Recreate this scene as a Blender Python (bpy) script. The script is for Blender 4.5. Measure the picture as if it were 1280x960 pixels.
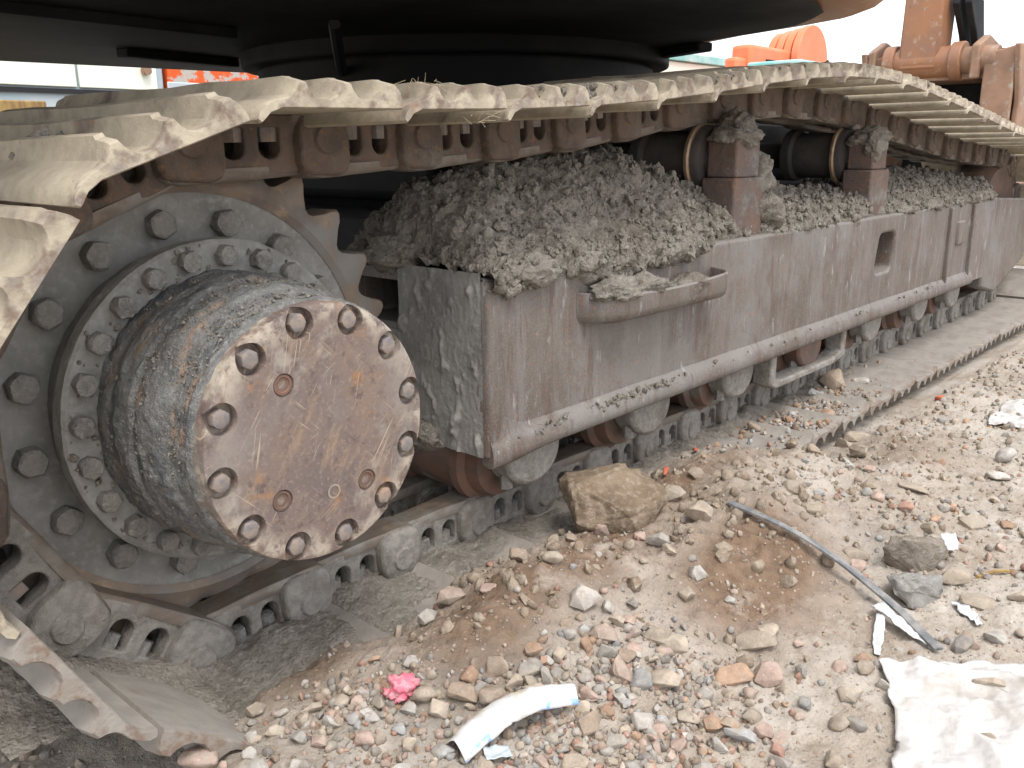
import bpy, bmesh, math, random
import numpy as np
from mathutils import Matrix, Vector, noise

random.seed(7); rng = np.random.default_rng(7)
R = math.radians
for o in list(bpy.data.objects): bpy.data.objects.remove(o)
scene = bpy.context.scene
COL = scene.collection

# ------------------------------------------------------------------ camera
CAM = Vector((-0.698, -0.982, 0.842)); YAW, PITCH, ROLL, FPX = 0.8354, 0.2584, -0.0084, 1116.2
fw = Vector((math.sin(YAW)*math.cos(PITCH), math.cos(YAW)*math.cos(PITCH), -math.sin(PITCH)))
rt = Vector((math.cos(YAW), -math.sin(YAW), 0)); up = rt.cross(fw)
rt2 = math.cos(ROLL)*rt + math.sin(ROLL)*up; up2 = -math.sin(ROLL)*rt + math.cos(ROLL)*up
cd = bpy.data.cameras.new('camera'); cam = bpy.data.objects.new('camera', cd); COL.objects.link(cam)
cam.matrix_world = Matrix(((rt2.x, up2.x, -fw.x, CAM.x), (rt2.y, up2.y, -fw.y, CAM.y), (rt2.z, up2.z, -fw.z, CAM.z), (0, 0, 0, 1)))
cd.sensor_width = 36; cd.lens = FPX/1280*36; cd.clip_start = 0.02; cd.clip_end = 2000
scene.camera = cam

# ------------------------------------------------------------------ sky and sun (bright overcast)
SUN_DIR = Vector((-0.20, -0.42, 0.88)).normalized()
w = bpy.data.worlds.new('World'); scene.world = w; w.use_nodes = True
nt = w.node_tree; bg = nt.nodes['Background']
sky = nt.nodes.new('ShaderNodeTexSky'); sky.sky_type = 'NISHITA'; sky.sun_disc = False
sky.sun_elevation = math.asin(SUN_DIR.z); sky.sun_rotation = math.atan2(SUN_DIR.x, SUN_DIR.y)
sky.air_density = 0.6; sky.dust_density = 7.0; sky.ozone_density = 1.0
mx = nt.nodes.new('ShaderNodeMix'); mx.data_type = 'RGBA'; mx.inputs[0].default_value = 0.7       # thin white cloud veil over the whole sky
nt.links.new(sky.outputs[0], mx.inputs[6]); mx.inputs[7].default_value = (8.35, 8.75, 9.3, 1)
nt.links.new(mx.outputs[2], bg.inputs[0]); bg.inputs[1].default_value = 0.13
sd = bpy.data.lights.new('sun', 'SUN'); sd.energy = 0.95; sd.angle = R(22); sd.color = (1, .985, .965)
sun = bpy.data.objects.new('sun', sd); COL.objects.link(sun)
sun.rotation_euler = (-SUN_DIR).to_track_quat('-Z', 'Y').to_euler()
vs = scene.view_settings; vs.view_transform = 'Standard'; vs.look = 'None'; vs.gamma = 1; vs.use_curve_mapping = False
vs.exposure = 1.02

# ------------------------------------------------------------------ numpy noise
_perm = np.random.default_rng(3).permutation(512).astype(np.int64); _perm = np.concatenate([_perm, _perm, _perm])
_grad = np.random.default_rng(4).normal(size=(512, 3)); _grad /= np.linalg.norm(_grad, axis=1)[:, None]
def pn(x, y, z):
    x, y, z = np.broadcast_arrays(np.asarray(x, float), np.asarray(y, float), np.asarray(z, float))
    xi, yi, zi = np.floor(x).astype(int), np.floor(y).astype(int), np.floor(z).astype(int)
    xf, yf, zf = x-xi, y-yi, z-zi
    fx, fy, fz = [t*t*t*(t*(t*6-15)+10) for t in (xf, yf, zf)]
    r = 0
    for a in (0, 1):
        for b in (0, 1):
            for c in (0, 1):
                h = _perm[(_perm[(_perm[(xi+a) & 511]+yi+b) & 511]+zi+c) & 511]
                g = _grad[h]
                d = g[..., 0]*(xf-a)+g[..., 1]*(yf-b)+g[..., 2]*(zf-c)
                r = r + d*(fx if a else 1-fx)*(fy if b else 1-fy)*(fz if c else 1-fz)
    return r*1.5
def fbm(x, y, z, o=4, g=.5):
    r = 0; a = 1; k = 1
    for i in range(o):
        r = r + a*pn(np.asarray(x)*k+i*17.3, np.asarray(y)*k-i*9.1, np.asarray(z)*k+i*5.7); a *= g; k *= 2.03
    return r
def billow(x, y, z, o=3):
    r = 0; a = 1; k = 1
    for i in range(o):
        r = r + a*(1-2*np.abs(pn(np.asarray(x)*k+i*7.3, np.asarray(y)*k-i*3.1, np.asarray(z)*k+i*11.7))); a *= .5; k *= 2.1
    return r
def sstep(a, b, x):
    t = np.clip((x-a)/(b-a), 0, 1); return t*t*(3-2*t)

# ------------------------------------------------------------------ terrain height (shared by ground and everything lying on it)
BX = np.array([-9, -.30, -.22, -.12, -.04, .115, .195, .35, .585, .70, .80, 1.1, 1.33, 1.42, 1.47, 1.6, 9])
BY = np.array([.10, .10, .068, .09, .11, .144, .10, .133, .183, .15, .17, .21, .22, .10, .0, -.03, -.03])
def H(x, y, detail=True):
    x = np.asarray(x, float); y = np.asarray(y, float)
    wob = .035*fbm(x*9, y*9, 2.2, 3)
    d = np.interp(x, BX, BY) - y + wob
    on = sstep(-.34, -.20, x)*(1-sstep(1.40, 1.55, x))          # where spoil is heaped against the shoes
    a = np.interp(x, [-.3, 0, .3, .55, .8, 1.1, 1.4], [.005, .018, .036, .045, .035, .05, .045])
    rise = sstep(-.07, .02, d)
    heap = -.05 + rise*(.085 + a*sstep(0, .16, d)) - (a+.045)*sstep(.16, .62, d)
    flat = -.05 + .024*sstep(-.10, .06, d)
    h = heap*on + flat*(1-on)
    # low ridges of loose soil further out
    def bump(cx, cy, r1, r2, ang, hh):
        c, s = math.cos(ang), math.sin(ang); u = (x-cx)*c+(y-cy)*s; v = -(x-cx)*s+(y-cy)*c
        return hh*np.exp(-(u/r1)**2-(v/r2)**2)
    h = h + bump(.98, -.20, .26, .16, .3, .06) + bump(1.28, -.37, .16, .12, 0, .05) + bump(.36, -.02, .18, .10, .4, .028)
    h = h + bump(1.75, -.22, .3, .12, .2, .03) + bump(-.62, .25, .22, .5, 0, -.02)
    out = sstep(-.04, .05, d)
    hp = np.exp(-((x-1.0)/.45)**2-((y+.10)/.22)**2)+.6*np.exp(-((x-.4)/.22)**2-((y-.02)/.12)**2)
    h = h + out*hp*(.013*billow(x*13, y*13, 6.6, 2)-.006)
    h = h + out*(.010*fbm(x*5, y*5, .3, 3) + .006*fbm(x*23, y*23, 1.3, 3))
    if detail:
        h = h + out*(.0045*billow(x*48, y*48, .7, 3)-.002) + (1-out)*.004*fbm(x*40, y*40, .9, 2)
    far = sstep(6, 30, np.hypot(x, y)); return h*(1-far) - .02*far

# ------------------------------------------------------------------ material toolkit
def lin(c):
    if isinstance(c, str):
        c = [int(c[i:i+2], 16)/255 for i in (0, 2, 4)]
        return tuple(v/12.92 if v <= .04045 else ((v+.055)/1.055)**2.4 for v in c)
    return tuple(c)
class NT:
    def __init__(s, name):
        s.m = bpy.data.materials.new(name); s.m.use_nodes = True; s.t = s.m.node_tree
        s.b = s.t.nodes['Principled BSDF']; s.geo = s.n('ShaderNodeNewGeometry'); s.pos = s.geo.outputs['Position']
    def n(s, ty, **kw):
        nd = s.t.nodes.new(ty)
        for k, v in kw.items(): setattr(nd, k, v)
        return nd
    def l(s, a, b): s.t.links.new(a, b)
    def vec(s, scale=(1, 1, 1), loc=(0, 0, 0), rot=(0, 0, 0), src=None):
        m = s.n('ShaderNodeMapping'); s.l(src or s.pos, m.inputs[0])
        m.inputs[1].default_value = loc; m.inputs[2].default_value = rot; m.inputs[3].default_value = scale; return m.outputs[0]
    def noise(s, scale, detail=6, rough=.6, vec=None, dist=0):
        n = s.n('ShaderNodeTexNoise'); n.inputs['Scale'].default_value = scale; n.inputs['Detail'].default_value = min(detail, 5)
        n.inputs['Roughness'].default_value = rough; n.inputs['Distortion'].default_value = dist; s.l(vec or s.pos, n.inputs['Vector']); return n.outputs['Fac']
    def voro(s, scale, vec=None, feat='F1', out='Distance'):
        n = s.n('ShaderNodeTexVoronoi', feature=feat); n.inputs['Scale'].default_value = scale; s.l(vec or s.pos, n.inputs['Vector']); return n.outputs[out]
    def ramp(s, f, lo, hi):
        n = s.n('ShaderNodeMapRange'); n.interpolation_type = 'SMOOTHSTEP'; s.l(f, n.inputs[0]); n.inputs[1].default_value = lo; n.inputs[2].default_value = hi; return n.outputs[0]
    def math(s, op, a, b=None):
        n = s.n('ShaderNodeMath', operation=op)
        for i, v in enumerate((a, b)):
            if v is None: continue
            if isinstance(v, (int, float)): n.inputs[i].default_value = v
            else: s.l(v, n.inputs[i])
        return n.outputs[0]
    def mix(s, f, a, b, blend='MIX'):
        n = s.n('ShaderNodeMix', data_type='RGBA', blend_type=blend)
        for i, v in ((0, f), (6, a), (7, b)):
            if isinstance(v, (int, float)): n.inputs[i].default_value = v
            elif isinstance(v, (tuple, str)): n.inputs[i].default_value = (*lin(v), 1)
            else: s.l(v, n.inputs[i])
        return n.outputs[2]
    def upz(s):
        x = s.n('ShaderNodeSeparateXYZ'); s.l(s.geo.outputs['Normal'], x.inputs[0]); return x.outputs[2]
    def edge(s, r=.006, lo=.03, hi=.25):
        b = s.n('ShaderNodeBevel'); b.samples = 4; b.inputs[0].default_value = r
        d = s.n('ShaderNodeVectorMath', operation='DOT_PRODUCT'); s.l(b.outputs[0], d.inputs[0]); s.l(s.geo.outputs['Normal'], d.inputs[1])
        return s.ramp(s.math('SUBTRACT', 1.0, d.outputs['Value']), lo, hi)
    def bump(s, h, strength=.5, dist=.004, prev=None):
        b = s.n('ShaderNodeBump'); b.inputs['Strength'].default_value = strength; b.inputs['Distance'].default_value = dist
        s.l(h, b.inputs['Height'])
        if prev: s.l(prev, b.inputs['Normal'])
        return b.outputs[0]
    def done(s, col, rough=.8, nrm=None, metal=0, spec=.3):
        if isinstance(col, (tuple, str)): s.b.inputs['Base Color'].default_value = (*lin(col), 1)
        else: s.l(col, s.b.inputs['Base Color'])
        for k, v in (('Roughness', rough), ('Metallic', metal), ('Specular IOR Level', spec)):
            if isinstance(v, (int, float)): s.b.inputs[k].default_value = v
            else: s.l(v, s.b.inputs[k])
        if nrm: s.l(nrm, s.b.inputs['Normal'])
        return s.m
M = {}
def grit(t, base, a, b, s1=14, s2=90):
    c = t.mix(t.ramp(t.noise(s1), .38, .66), base, a); return t.mix(t.ramp(t.noise(s2, 4), .45, .75), c, b)

t = NT('dry_grey_mud'); c = grit(t, (.238, .215, .182), (.17, .15, .125), (.305, .28, .242))
c = t.mix(t.ramp(t.noise(4), .55, .75), c, (.165, .138, .112))
n = t.bump(t.noise(60, 8, .7), .9, .012); n = t.bump(t.voro(170), .5, .004, n)
M['mud'] = t.done(c, .95, n, spec=.1)

t = NT('dark_mud_film'); c = grit(t, (.26, .25, .23), (.195, .187, .17), (.30, .29, .268), 9, 70)
n = t.bump(t.noise(45, 8, .7), .7, .006); M['mudfilm'] = t.done(c, .9, n, spec=.15)

def frame_mat():
    t = NT('worn_frame_steel')
    st = t.noise(1, 8, .65, t.vec((26, 26, 2.6)))             # vertical streaks
    st2 = t.noise(1, 6, .6, t.vec((75, 75, 5), (3, 1, 2)))
    c = t.mix(t.ramp(t.noise(5.5, 6), .35, .65), (.088, .068, .054), (.128, .108, .092))
    c = t.mix(t.math('MULTIPLY', t.ramp(st, .46, .70), .65), c, (.175, .162, .152))
    c = t.mix(t.ramp(st2, .52, .70), c, (.125, .075, .055))
    c = t.mix(t.math('MULTIPLY', t.ramp(t.noise(1, 8, .7, t.vec((60, 60, 8), (9, 4, 1))), .56, .70), .8), c, (.18, .184, .19))
    c = t.mix(t.math('MULTIPLY', t.ramp(t.noise(2.3, 8, .7), .46, .66), .65), c, (.185, .174, .158))
    c = t.mix(t.ramp(t.noise(26, 8, .75), .54, .68), c, (.13, .10, .088))
    c = t.mix(t.ramp(t.noise(130, 4), .60, .72), c, (.25, .135, .075))
    c = t.mix(t.math('MULTIPLY', t.ramp(t.noise(300, 3), .5, .62), .22), c, (.30, .275, .25))
    sc = t.noise(1, 3, .5, t.vec((240, 240, 7), (0, 0, 0), (0, .5, 0)))
    c = t.mix(t.ramp(sc, .70, .74), c, (.42, .38, .35))
    dust = t.math('MULTIPLY', t.ramp(t.upz(), .25, .8), t.ramp(t.noise(18), .25, .5))
    c = t.mix(dust, c, (.195, .178, .157))
    c = t.mix(t.math('MULTIPLY', t.ramp(t.noise(1, 5, .7, t.vec((16, 16, 3.2), (5, 5, 5))), .56, .66), .7), c, (.10, .062, .048))
    c = t.mix(t.ramp(t.noise(1, 5, .7, t.vec((34, 34, 9), (2, 8, 5))), .62, .70), c, (.25, .245, .24))
    n = t.bump(t.noise(48, 8, .7), .35, .004); n = t.bump(st2, .3, .0015, n)
    return t.done(c, .62, n, metal=.0, spec=.45)
M['frame'] = frame_mat()

def cover_mat():
    t = NT('scratched_cover_rust')
    c = t.mix(t.ramp(t.noise(9, 7), .36, .64), (.180, .130, .104), (.125, .097, .090))
    c = t.mix(t.ramp(t.noise(1, 8, .7, t.vec((12, 30, 50), (2, 2, 2), (0, 0, 0), t.vec((1, 1, 1), (0, 0, 0), (0, 1.0, 0)))), .52, .68), c, (.235, .165, .115))
    c = t.mix(t.ramp(t.noise(24, 7, .7), .56, .70), c, (.25, .135, .068))
    r = t.n('ShaderNodeVectorMath', operation='DISTANCE'); t.l(t.vec((1, 0, 1)), r.inputs[0]); r.inputs[1].default_value = (0, 0, .4635)
    rimm = t.math('MULTIPLY', t.ramp(r.outputs['Value'], .13, .19), t.ramp(t.noise(19, 6), .46, .60))
    c = t.mix(rimm, c, (.43, .375, .30))
    low = t.math('MULTIPLY', t.ramp(t.noise(7, 6, .7, t.vec((1, 1, 1), (4.3, 0, .2))), .54, .66), .55)
    c = t.mix(t.ramp(t.noise(42, 6, .75), .50, .66), c, (.10, .072, .064)); c = t.mix(t.math('MULTIPLY', t.ramp(t.noise(150, 4, .7), .52, .66), .6), c, (.27, .205, .16)); c = t.mix(t.math('MULTIPLY', t.ramp(t.noise(4.5, 5), .5, .66), .6), c, (.25, .22, .19))
    c = t.mix(low, c, (.37, .335, .28))
    for i, (rot, sc) in enumerate((((0, .95, 0), (9, 9, 330)), ((0, -.75, 0), (12, 9, 420)), ((0, 1.35, 0), (8, 9, 380)), ((0, .6, 0), (16, 9, 520)))):
        s = t.noise(1, 2, .4, t.vec(sc, (i*3.1, 1, i*7.7), (0, 0, 0), t.vec((1, 1, 1), (0, 0, 0), rot))); k = t.ramp(t.noise(13, 3, .5, t.vec((1, 1, 1), (i*5, 0, 0))), .5, .62)
        c = t.mix(t.math('MULTIPLY', t.ramp(s, .64, .70), k), c, (.36, .285, .21))
        n = t.bump(t.noise(70, 8, .7), .35, .003)
    return t.done(c, .6, n, spec=.45)
M['cover'] = cover_mat()

def drum_mat():
    t = NT('greasy_mud_caked_drum')
    c = grit(t, (.175, .172, .162), (.12, .117, .11), (.255, .25, .235), 20, 130)
    r = t.n('ShaderNodeSeparateXYZ'); t.l(t.pos, r.inputs[0])
    band = t.ramp(t.noise(1, 5, .6, t.vec((5, 60, 5))), .47, .62)
    grease = t.math('MULTIPLY', band, t.ramp(t.noise(7, 5), .42, .6))
    c = t.mix(grease, c, (.075, .08, .09))
    c = t.mix(t.math('MULTIPLY', t.ramp(t.noise(11, 6, .6, t.vec((1, 3, 1), (7, 0, 0))), .56, .68), .8), c, (.30, .20, .13))
    n = t.bump(t.noise(38, 9, .75), .9, .012); n = t.bump(t.noise(190, 4), .5, .003, n)
    return t.done(c, t.math('SUBTRACT', .9, t.math('MULTIPLY', grease, .35)), n, spec=.3)
M['drum'] = drum_mat()

def shoe_mat(name, dust, amount, inner):
    t = NT(name)
    c = t.mix(t.ramp(t.noise(12, 7), .36, .62), (.205, .165, .135), (.15, .125, .115))
    c = t.mix(t.ramp(t.noise(45, 6), .52, .68), c, (.25, .14, .08))
    dm = t.ramp(t.noise(8, 6, .65), amount, amount+.22)
    c = t.mix(dm, c, t.mix(t.ramp(t.noise(22, 6), .35, .7), dust, inner))
    c = t.mix(t.ramp(t.noise(120, 3), .66, .76), c, (.22, .19, .15))
    sy = t.n('ShaderNodeSeparateXYZ'); t.l(t.pos, sy.inputs[0])
    en = t.math('MULTIPLY', t.math('SUBTRACT', 1.0, t.ramp(sy.outputs[1], .014, .034)), t.ramp(t.noise(26, 5), .42, .60))
    c = t.mix(en, c, t.mix(t.ramp(t.noise(60, 5), .4, .6), (.25, .215, .18), (.19, .14, .105)))
    n = t.bump(t.noise(55, 8, .7), .5, .005)
    return t.done(c, .78, n, spec=.3)
M['shoe'] = shoe_mat('dusty_shoe_steel', (.44, .385, .29), .25, (.33, .285, .215))
M['shoe_low'] = shoe_mat('mud_greyed_shoe_steel', (.29, .265, .23), .22, (.235, .21, .185))

def link_mat(name, base, alt, mud, amt):
    t = NT(name)
    c = t.mix(t.ramp(t.noise(16, 7), .36, .64), base, alt)
    c = t.mix(t.ramp(t.noise(60, 6), .55, .7), c, (.19, .115, .07))
    c = t.mix(t.ramp(t.noise(10, 8, .7), amt, amt+.2), c, t.mix(t.ramp(t.noise(60, 5), .35, .65), mud, tuple(v*.72 for v in mud)))
    n = t.bump(t.noise(42, 9, .75), .8, .008); n = t.bump(t.noise(160, 5), .4, .002, n)
    return t.done(c, .82, n, spec=.3)
M['link'] = link_mat('rusty_link_steel', (.15, .108, .082), (.098, .076, .064), (.185, .16, .135), .5)
M['link_low'] = link_mat('mud_caked_link_steel', (.175, .15, .128), (.135, .118, .10), (.275, .255, .225), .32)

t = NT('rolled_rail_steel'); st = t.noise(1, 5, .6, t.vec((7, 90, 90)))
c = t.mix(t.ramp(st, .38, .68), (.165, .13, .10), (.125, .10, .082)); c = t.mix(t.ramp(t.noise(20, 6), .56, .72), c, (.23, .17, .12)); c = t.mix(t.ramp(t.noise(9, 6, .7), .46, .64), c, (.20, .185, .16))
M['rail'] = t.done(c, .5, t.bump(st, .3, .002), metal=.25, spec=.5)

t = NT('worn_tooth_steel'); c = t.mix(t.ramp(t.noise(14, 7), .38, .62), (.22, .165, .12), (.14, .115, .10))
c = t.mix(t.ramp(t.noise(30, 6), .55, .7), c, (.30, .22, .15)); c = t.mix(t.ramp(t.noise(7, 6), .48, .62), c, (.20, .185, .165))
M['tooth'] = t.done(c, .55, t.bump(t.noise(50, 8, .7), .5, .004), spec=.5)

t = NT('bolt_steel'); c = t.mix(t.ramp(t.noise(60, 6), .38, .62), (.24, .19, .155), (.16, .145, .14)); c = t.mix(t.ramp(t.noise(25, 5), .55, .7), c, (.30, .20, .13))
M['bolt'] = t.done(c, .6, t.bump(t.noise(120, 6), .5, .002), spec=.5)
t = NT('mud_coated_bolt'); c = grit(t, (.26, .245, .22), (.19, .178, .16), (.32, .30, .275), 30, 150)
M['mudbolt'] = t.done(c, .92, t.bump(t.noise(75, 9, .75), 1.0, .008), spec=.15)

t = NT('rusty_roller_steel'); c = t.mix(t.ramp(t.noise(16, 7), .38, .62), (.155, .085, .058), (.10, .07, .056)); c = t.mix(t.ramp(t.noise(9, 6), .56, .7), c, (.19, .175, .155))
M['roller'] = t.done(c, .6, t.bump(t.noise(50, 8), .5, .004), spec=.45)
t = NT('burnished_ring_steel'); c = t.mix(t.ramp(t.noise(30, 6), .4, .65), (.34, .235, .15), (.22, .15, .10)); M['ring'] = t.done(c, .42, None, metal=.4, spec=.5)
t = NT('grimy_black_underside_and_shade'); c = t.mix(t.ramp(t.noise(3, 6), .4, .7), (.014, .0145, .016), (.03, .029, .028)); M['under'] = t.done(c, .75, t.bump(t.noise(20, 6), .3, .006), spec=.25)
M['post'] = link_mat('rusty_post_steel', (.145, .095, .075), (.115, .09, .08), (.215, .20, .18), .50)
t = NT('dark_roller_drum'); c = t.mix(t.ramp(t.noise(8, 6), .4, .7), (.05, .045, .042), (.09, .075, .065)); M['darkroller'] = t.done(c, .7, t.bump(t.noise(60, 6), .3, .003))
t = NT('faded_orange_brown_paint'); c = t.mix(t.ramp(t.noise(4, 7), .35, .68), (.30, .135, .06), (.24, .12, .07)); c = t.mix(t.ramp(t.noise(14, 7, .7), .55, .68), c, (.33, .22, .15)); c = t.mix(t.ramp(t.noise(30, 5), .62, .74), c, (.12, .075, .055))
M['orangebrown'] = t.done(c, .5, t.bump(t.noise(40, 6), .2, .003), spec=.45)
t = NT('bucket_steel'); c = t.mix(t.ramp(t.noise(4, 7), .35, .68), (.31, .185, .12), (.22, .135, .09)); c = t.mix(t.ramp(t.noise(10, 7), .55, .7), c, (.34, .29, .24)); M['bucket'] = t.done(c, .65, t.bump(t.noise(30, 7), .4, .004))
t = NT('peeling_orange_paint'); c = t.mix(t.ramp(t.noise(7, 7, .7), .5, .56), (.62, .10, .02), (.42, .39, .35)); M['peel'] = t.done(c, .6)
t = NT('bright_orange_paint'); c = t.mix(t.ramp(t.noise(5, 6), .4, .7), (.74, .19, .08), (.66, .22, .11)); M['orange'] = t.done(c, .45)
t = NT('cream_white_panel'); c = t.mix(t.ramp(t.noise(1.3, 4), .4, .7), (.78, .82, .70), (.82, .84, .78)); M['white'] = t.done(c, .5)
t = NT('blue_grey_panel'); c = t.mix(t.ramp(t.noise(2, 5), .4, .7), (.34, .42, .46), (.45, .50, .52)); M['bluegrey'] = t.done(c, .5)
t = NT('teal_sheet'); c = t.mix(t.ramp(t.noise(3, 5), .4, .7), (.22, .50, .48), (.45, .62, .60)); M['teal'] = t.done(c, .5)
t = NT('black_rubber'); M['black'] = t.done((.02, .02, .022), .6)
t = NT('ochre_timber'); c = t.mix(t.ramp(t.noise(1, 5, .6, t.vec((30, 4, 4))), .4, .6), (.35, .24, .09), (.22, .14, .06)); M['timber'] = t.done(c, .8)

def soil_mat():
    t = NT('trodden_soil')
    at = t.n('ShaderNodeVertexColor', layer_name='soil').outputs[0]
    c = t.mix(t.ramp(t.noise(7, 7, .65), .36, .66), (.40, .345, .283), (.315, .262, .208))
    c = t.mix(t.ramp(t.noise(2.6, 6), .44, .62), c, (.48, .435, .375))
    c = t.mix(t.ramp(t.noise(38, 6, .7), .5, .68), c, (.44, .40, .35))
    c = t.mix(t.ramp(t.noise(90, 5, .7), .58, .72), c, (.23, .185, .14))
    x = t.n('ShaderNodeSeparateColor'); t.l(at, x.inputs[0])
    red = t.math('MULTIPLY', x.outputs[0], t.ramp(t.noise(9, 7, .65), .22, .48))
    c = t.mix(red, c, t.mix(t.ramp(t.noise(35, 7), .35, .65), (.225, .155, .105), (.165, .112, .077)))
    c = t.mix(t.math('MULTIPLY', x.outputs[1], t.ramp(t.noise(14, 6), .3, .55)), c, (.235, .215, .185))
    v = t.n('ShaderNodeTexVoronoi'); v.inputs['Scale'].default_value = 95; t.l(t.pos, v.inputs['Vector'])
    vv = t.n('ShaderNodeSeparateColor'); t.l(v.outputs['Color'], vv.inputs[0])
    peb = t.math('MULTIPLY', t.ramp(vv.outputs[0], .70, .74), t.math('SUBTRACT', 1.0, t.ramp(v.outputs['Distance'], .25, .34)))
    c = t.mix(t.math('MULTIPLY', peb, .8), c, t.mix(vv.outputs[1], (.42, .36, .31), (.34, .22, .16)))
    n = t.bump(t.noise(42, 9, .75), .9, .010); n = t.bump(t.noise(210, 5, .7), .6, .003, n); n = t.bump(peb, .6, .004, n)
    return t.done(c, .95, n, spec=.12)
M['soil'] = soil_mat()

def stone_mat(name, src):
    t = NT(name)
    if src == 'object': col = t.n('ShaderNodeObjectInfo').outputs['Color']
    else: col = t.n('ShaderNodeVertexColor', layer_name='tint').outputs[0]
    c = t.mix(t.ramp(t.noise(55, 7, .7), .3, .72), t.mix(.35, col, (0.02, .015, .01), 'MIX'), col)
    c = t.mix(t.ramp(t.noise(24, 6), .52, .7), c, (.33, .29, .235))
    c = t.mix(t.math('MULTIPLY', t.ramp(t.noise(160, 4), .6, .72), .5), c, (.5, .46, .42))
    n = t.bump(t.noise(85, 8, .7), .7, .004)
    return t.done(c, .85, n, spec=.2)
M['stone'] = stone_mat('stone', 'object'); M['grit'] = stone_mat('fine_gravel', 'attr')
t = NT('brown_clod'); c = grit(t, (.235, .18, .125), (.16, .118, .082), (.33, .27, .205), 12, 70); n = t.bump(t.noise(40, 9, .75), .9, .012); M['clod'] = t.done(c, .95, n, spec=.1)
t = NT('soil_clod'); c = grit(t, (.32, .262, .20), (.25, .19, .135), (.40, .345, .28), 12, 70); n = t.bump(t.noise(45, 9, .75), .9, .010); M['soilclod'] = t.done(c, .95, n, spec=.1)
t = NT('grey_clod'); c = grit(t, (.27, .235, .19), (.20, .17, .135), (.34, .31, .27), 14, 80); n = t.bump(t.noise(45, 9, .75), .9, .012); M['greyclod'] = t.done(c, .95, n, spec=.1)
t = NT('white_plastic'); c = t.mix(t.ramp(t.noise(16, 6), .5, .7), (.56, .58, .59), (.40, .37, .32)); M['plastic'] = t.done(c, .4, t.bump(t.noise(40, 5), .3, .004), spec=.4)
t = NT('printed_pack'); c = t.mix(t.ramp(t.noise(20, 6), .48, .66), (.60, .59, .57), (.44, .39, .31))
x = t.n('ShaderNodeUVMap'); sp = t.n('ShaderNodeSeparateXYZ'); t.l(x.outputs[0], sp.inputs[0])
blue = t.math('MULTIPLY', t.ramp(sp.outputs[1], .86, .90), t.ramp(t.noise(26, 3), .48, .54)); c = t.mix(blue, c, (.25, .40, .66))
txt = t.math('MULTIPLY', t.ramp(t.noise(1, 2, .5, t.vec((420, 420, 420))), .56, .6), t.math('MULTIPLY', t.ramp(sp.outputs[1], .42, .46), t.math('SUBTRACT', 1.0, t.ramp(sp.outputs[1], .62, .66))))
c = t.mix(t.math('MULTIPLY', txt, .35), c, (.35, .45, .62)); M['pack'] = t.done(c, .45, t.bump(t.noise(55, 5), .35, .004), spec=.4)
t = NT('pink_cloth'); c = t.mix(t.ramp(t.noise(90, 5), .4, .65), (.72, .16, .22), (.60, .30, .32)); M['pink'] = t.done(c, .9, t.bump(t.noise(200, 4), .8, .004))
t = NT('grey_rubber_strip'); c = t.mix(t.ramp(t.noise(30, 6), .4, .65), (.13, .135, .14), (.26, .25, .235)); M['strip'] = t.done(c, .6, t.bump(t.noise(120, 4), .3, .002))
t = NT('white_film_sheet'); c = t.mix(t.ramp(t.noise(9, 6), .5, .72), (.50, .48, .455), (.38, .345, .30)); M['film'] = t.done(c, .5, t.bump(t.noise(30, 5), .5, .008))
t = NT('red_brick_shard'); c = t.mix(t.ramp(t.noise(60, 6), .4, .7), (.46, .115, .06), (.36, .15, .09)); M['brick'] = t.done(c, .9, t.bump(t.noise(120, 6), .5, .003))
t = NT('chalk'); M['chalk'] = t.done((.27, .225, .175), .9)
t = NT('dry_straw'); M['straw'] = t.done((.42, .36, .24), .9)

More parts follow.
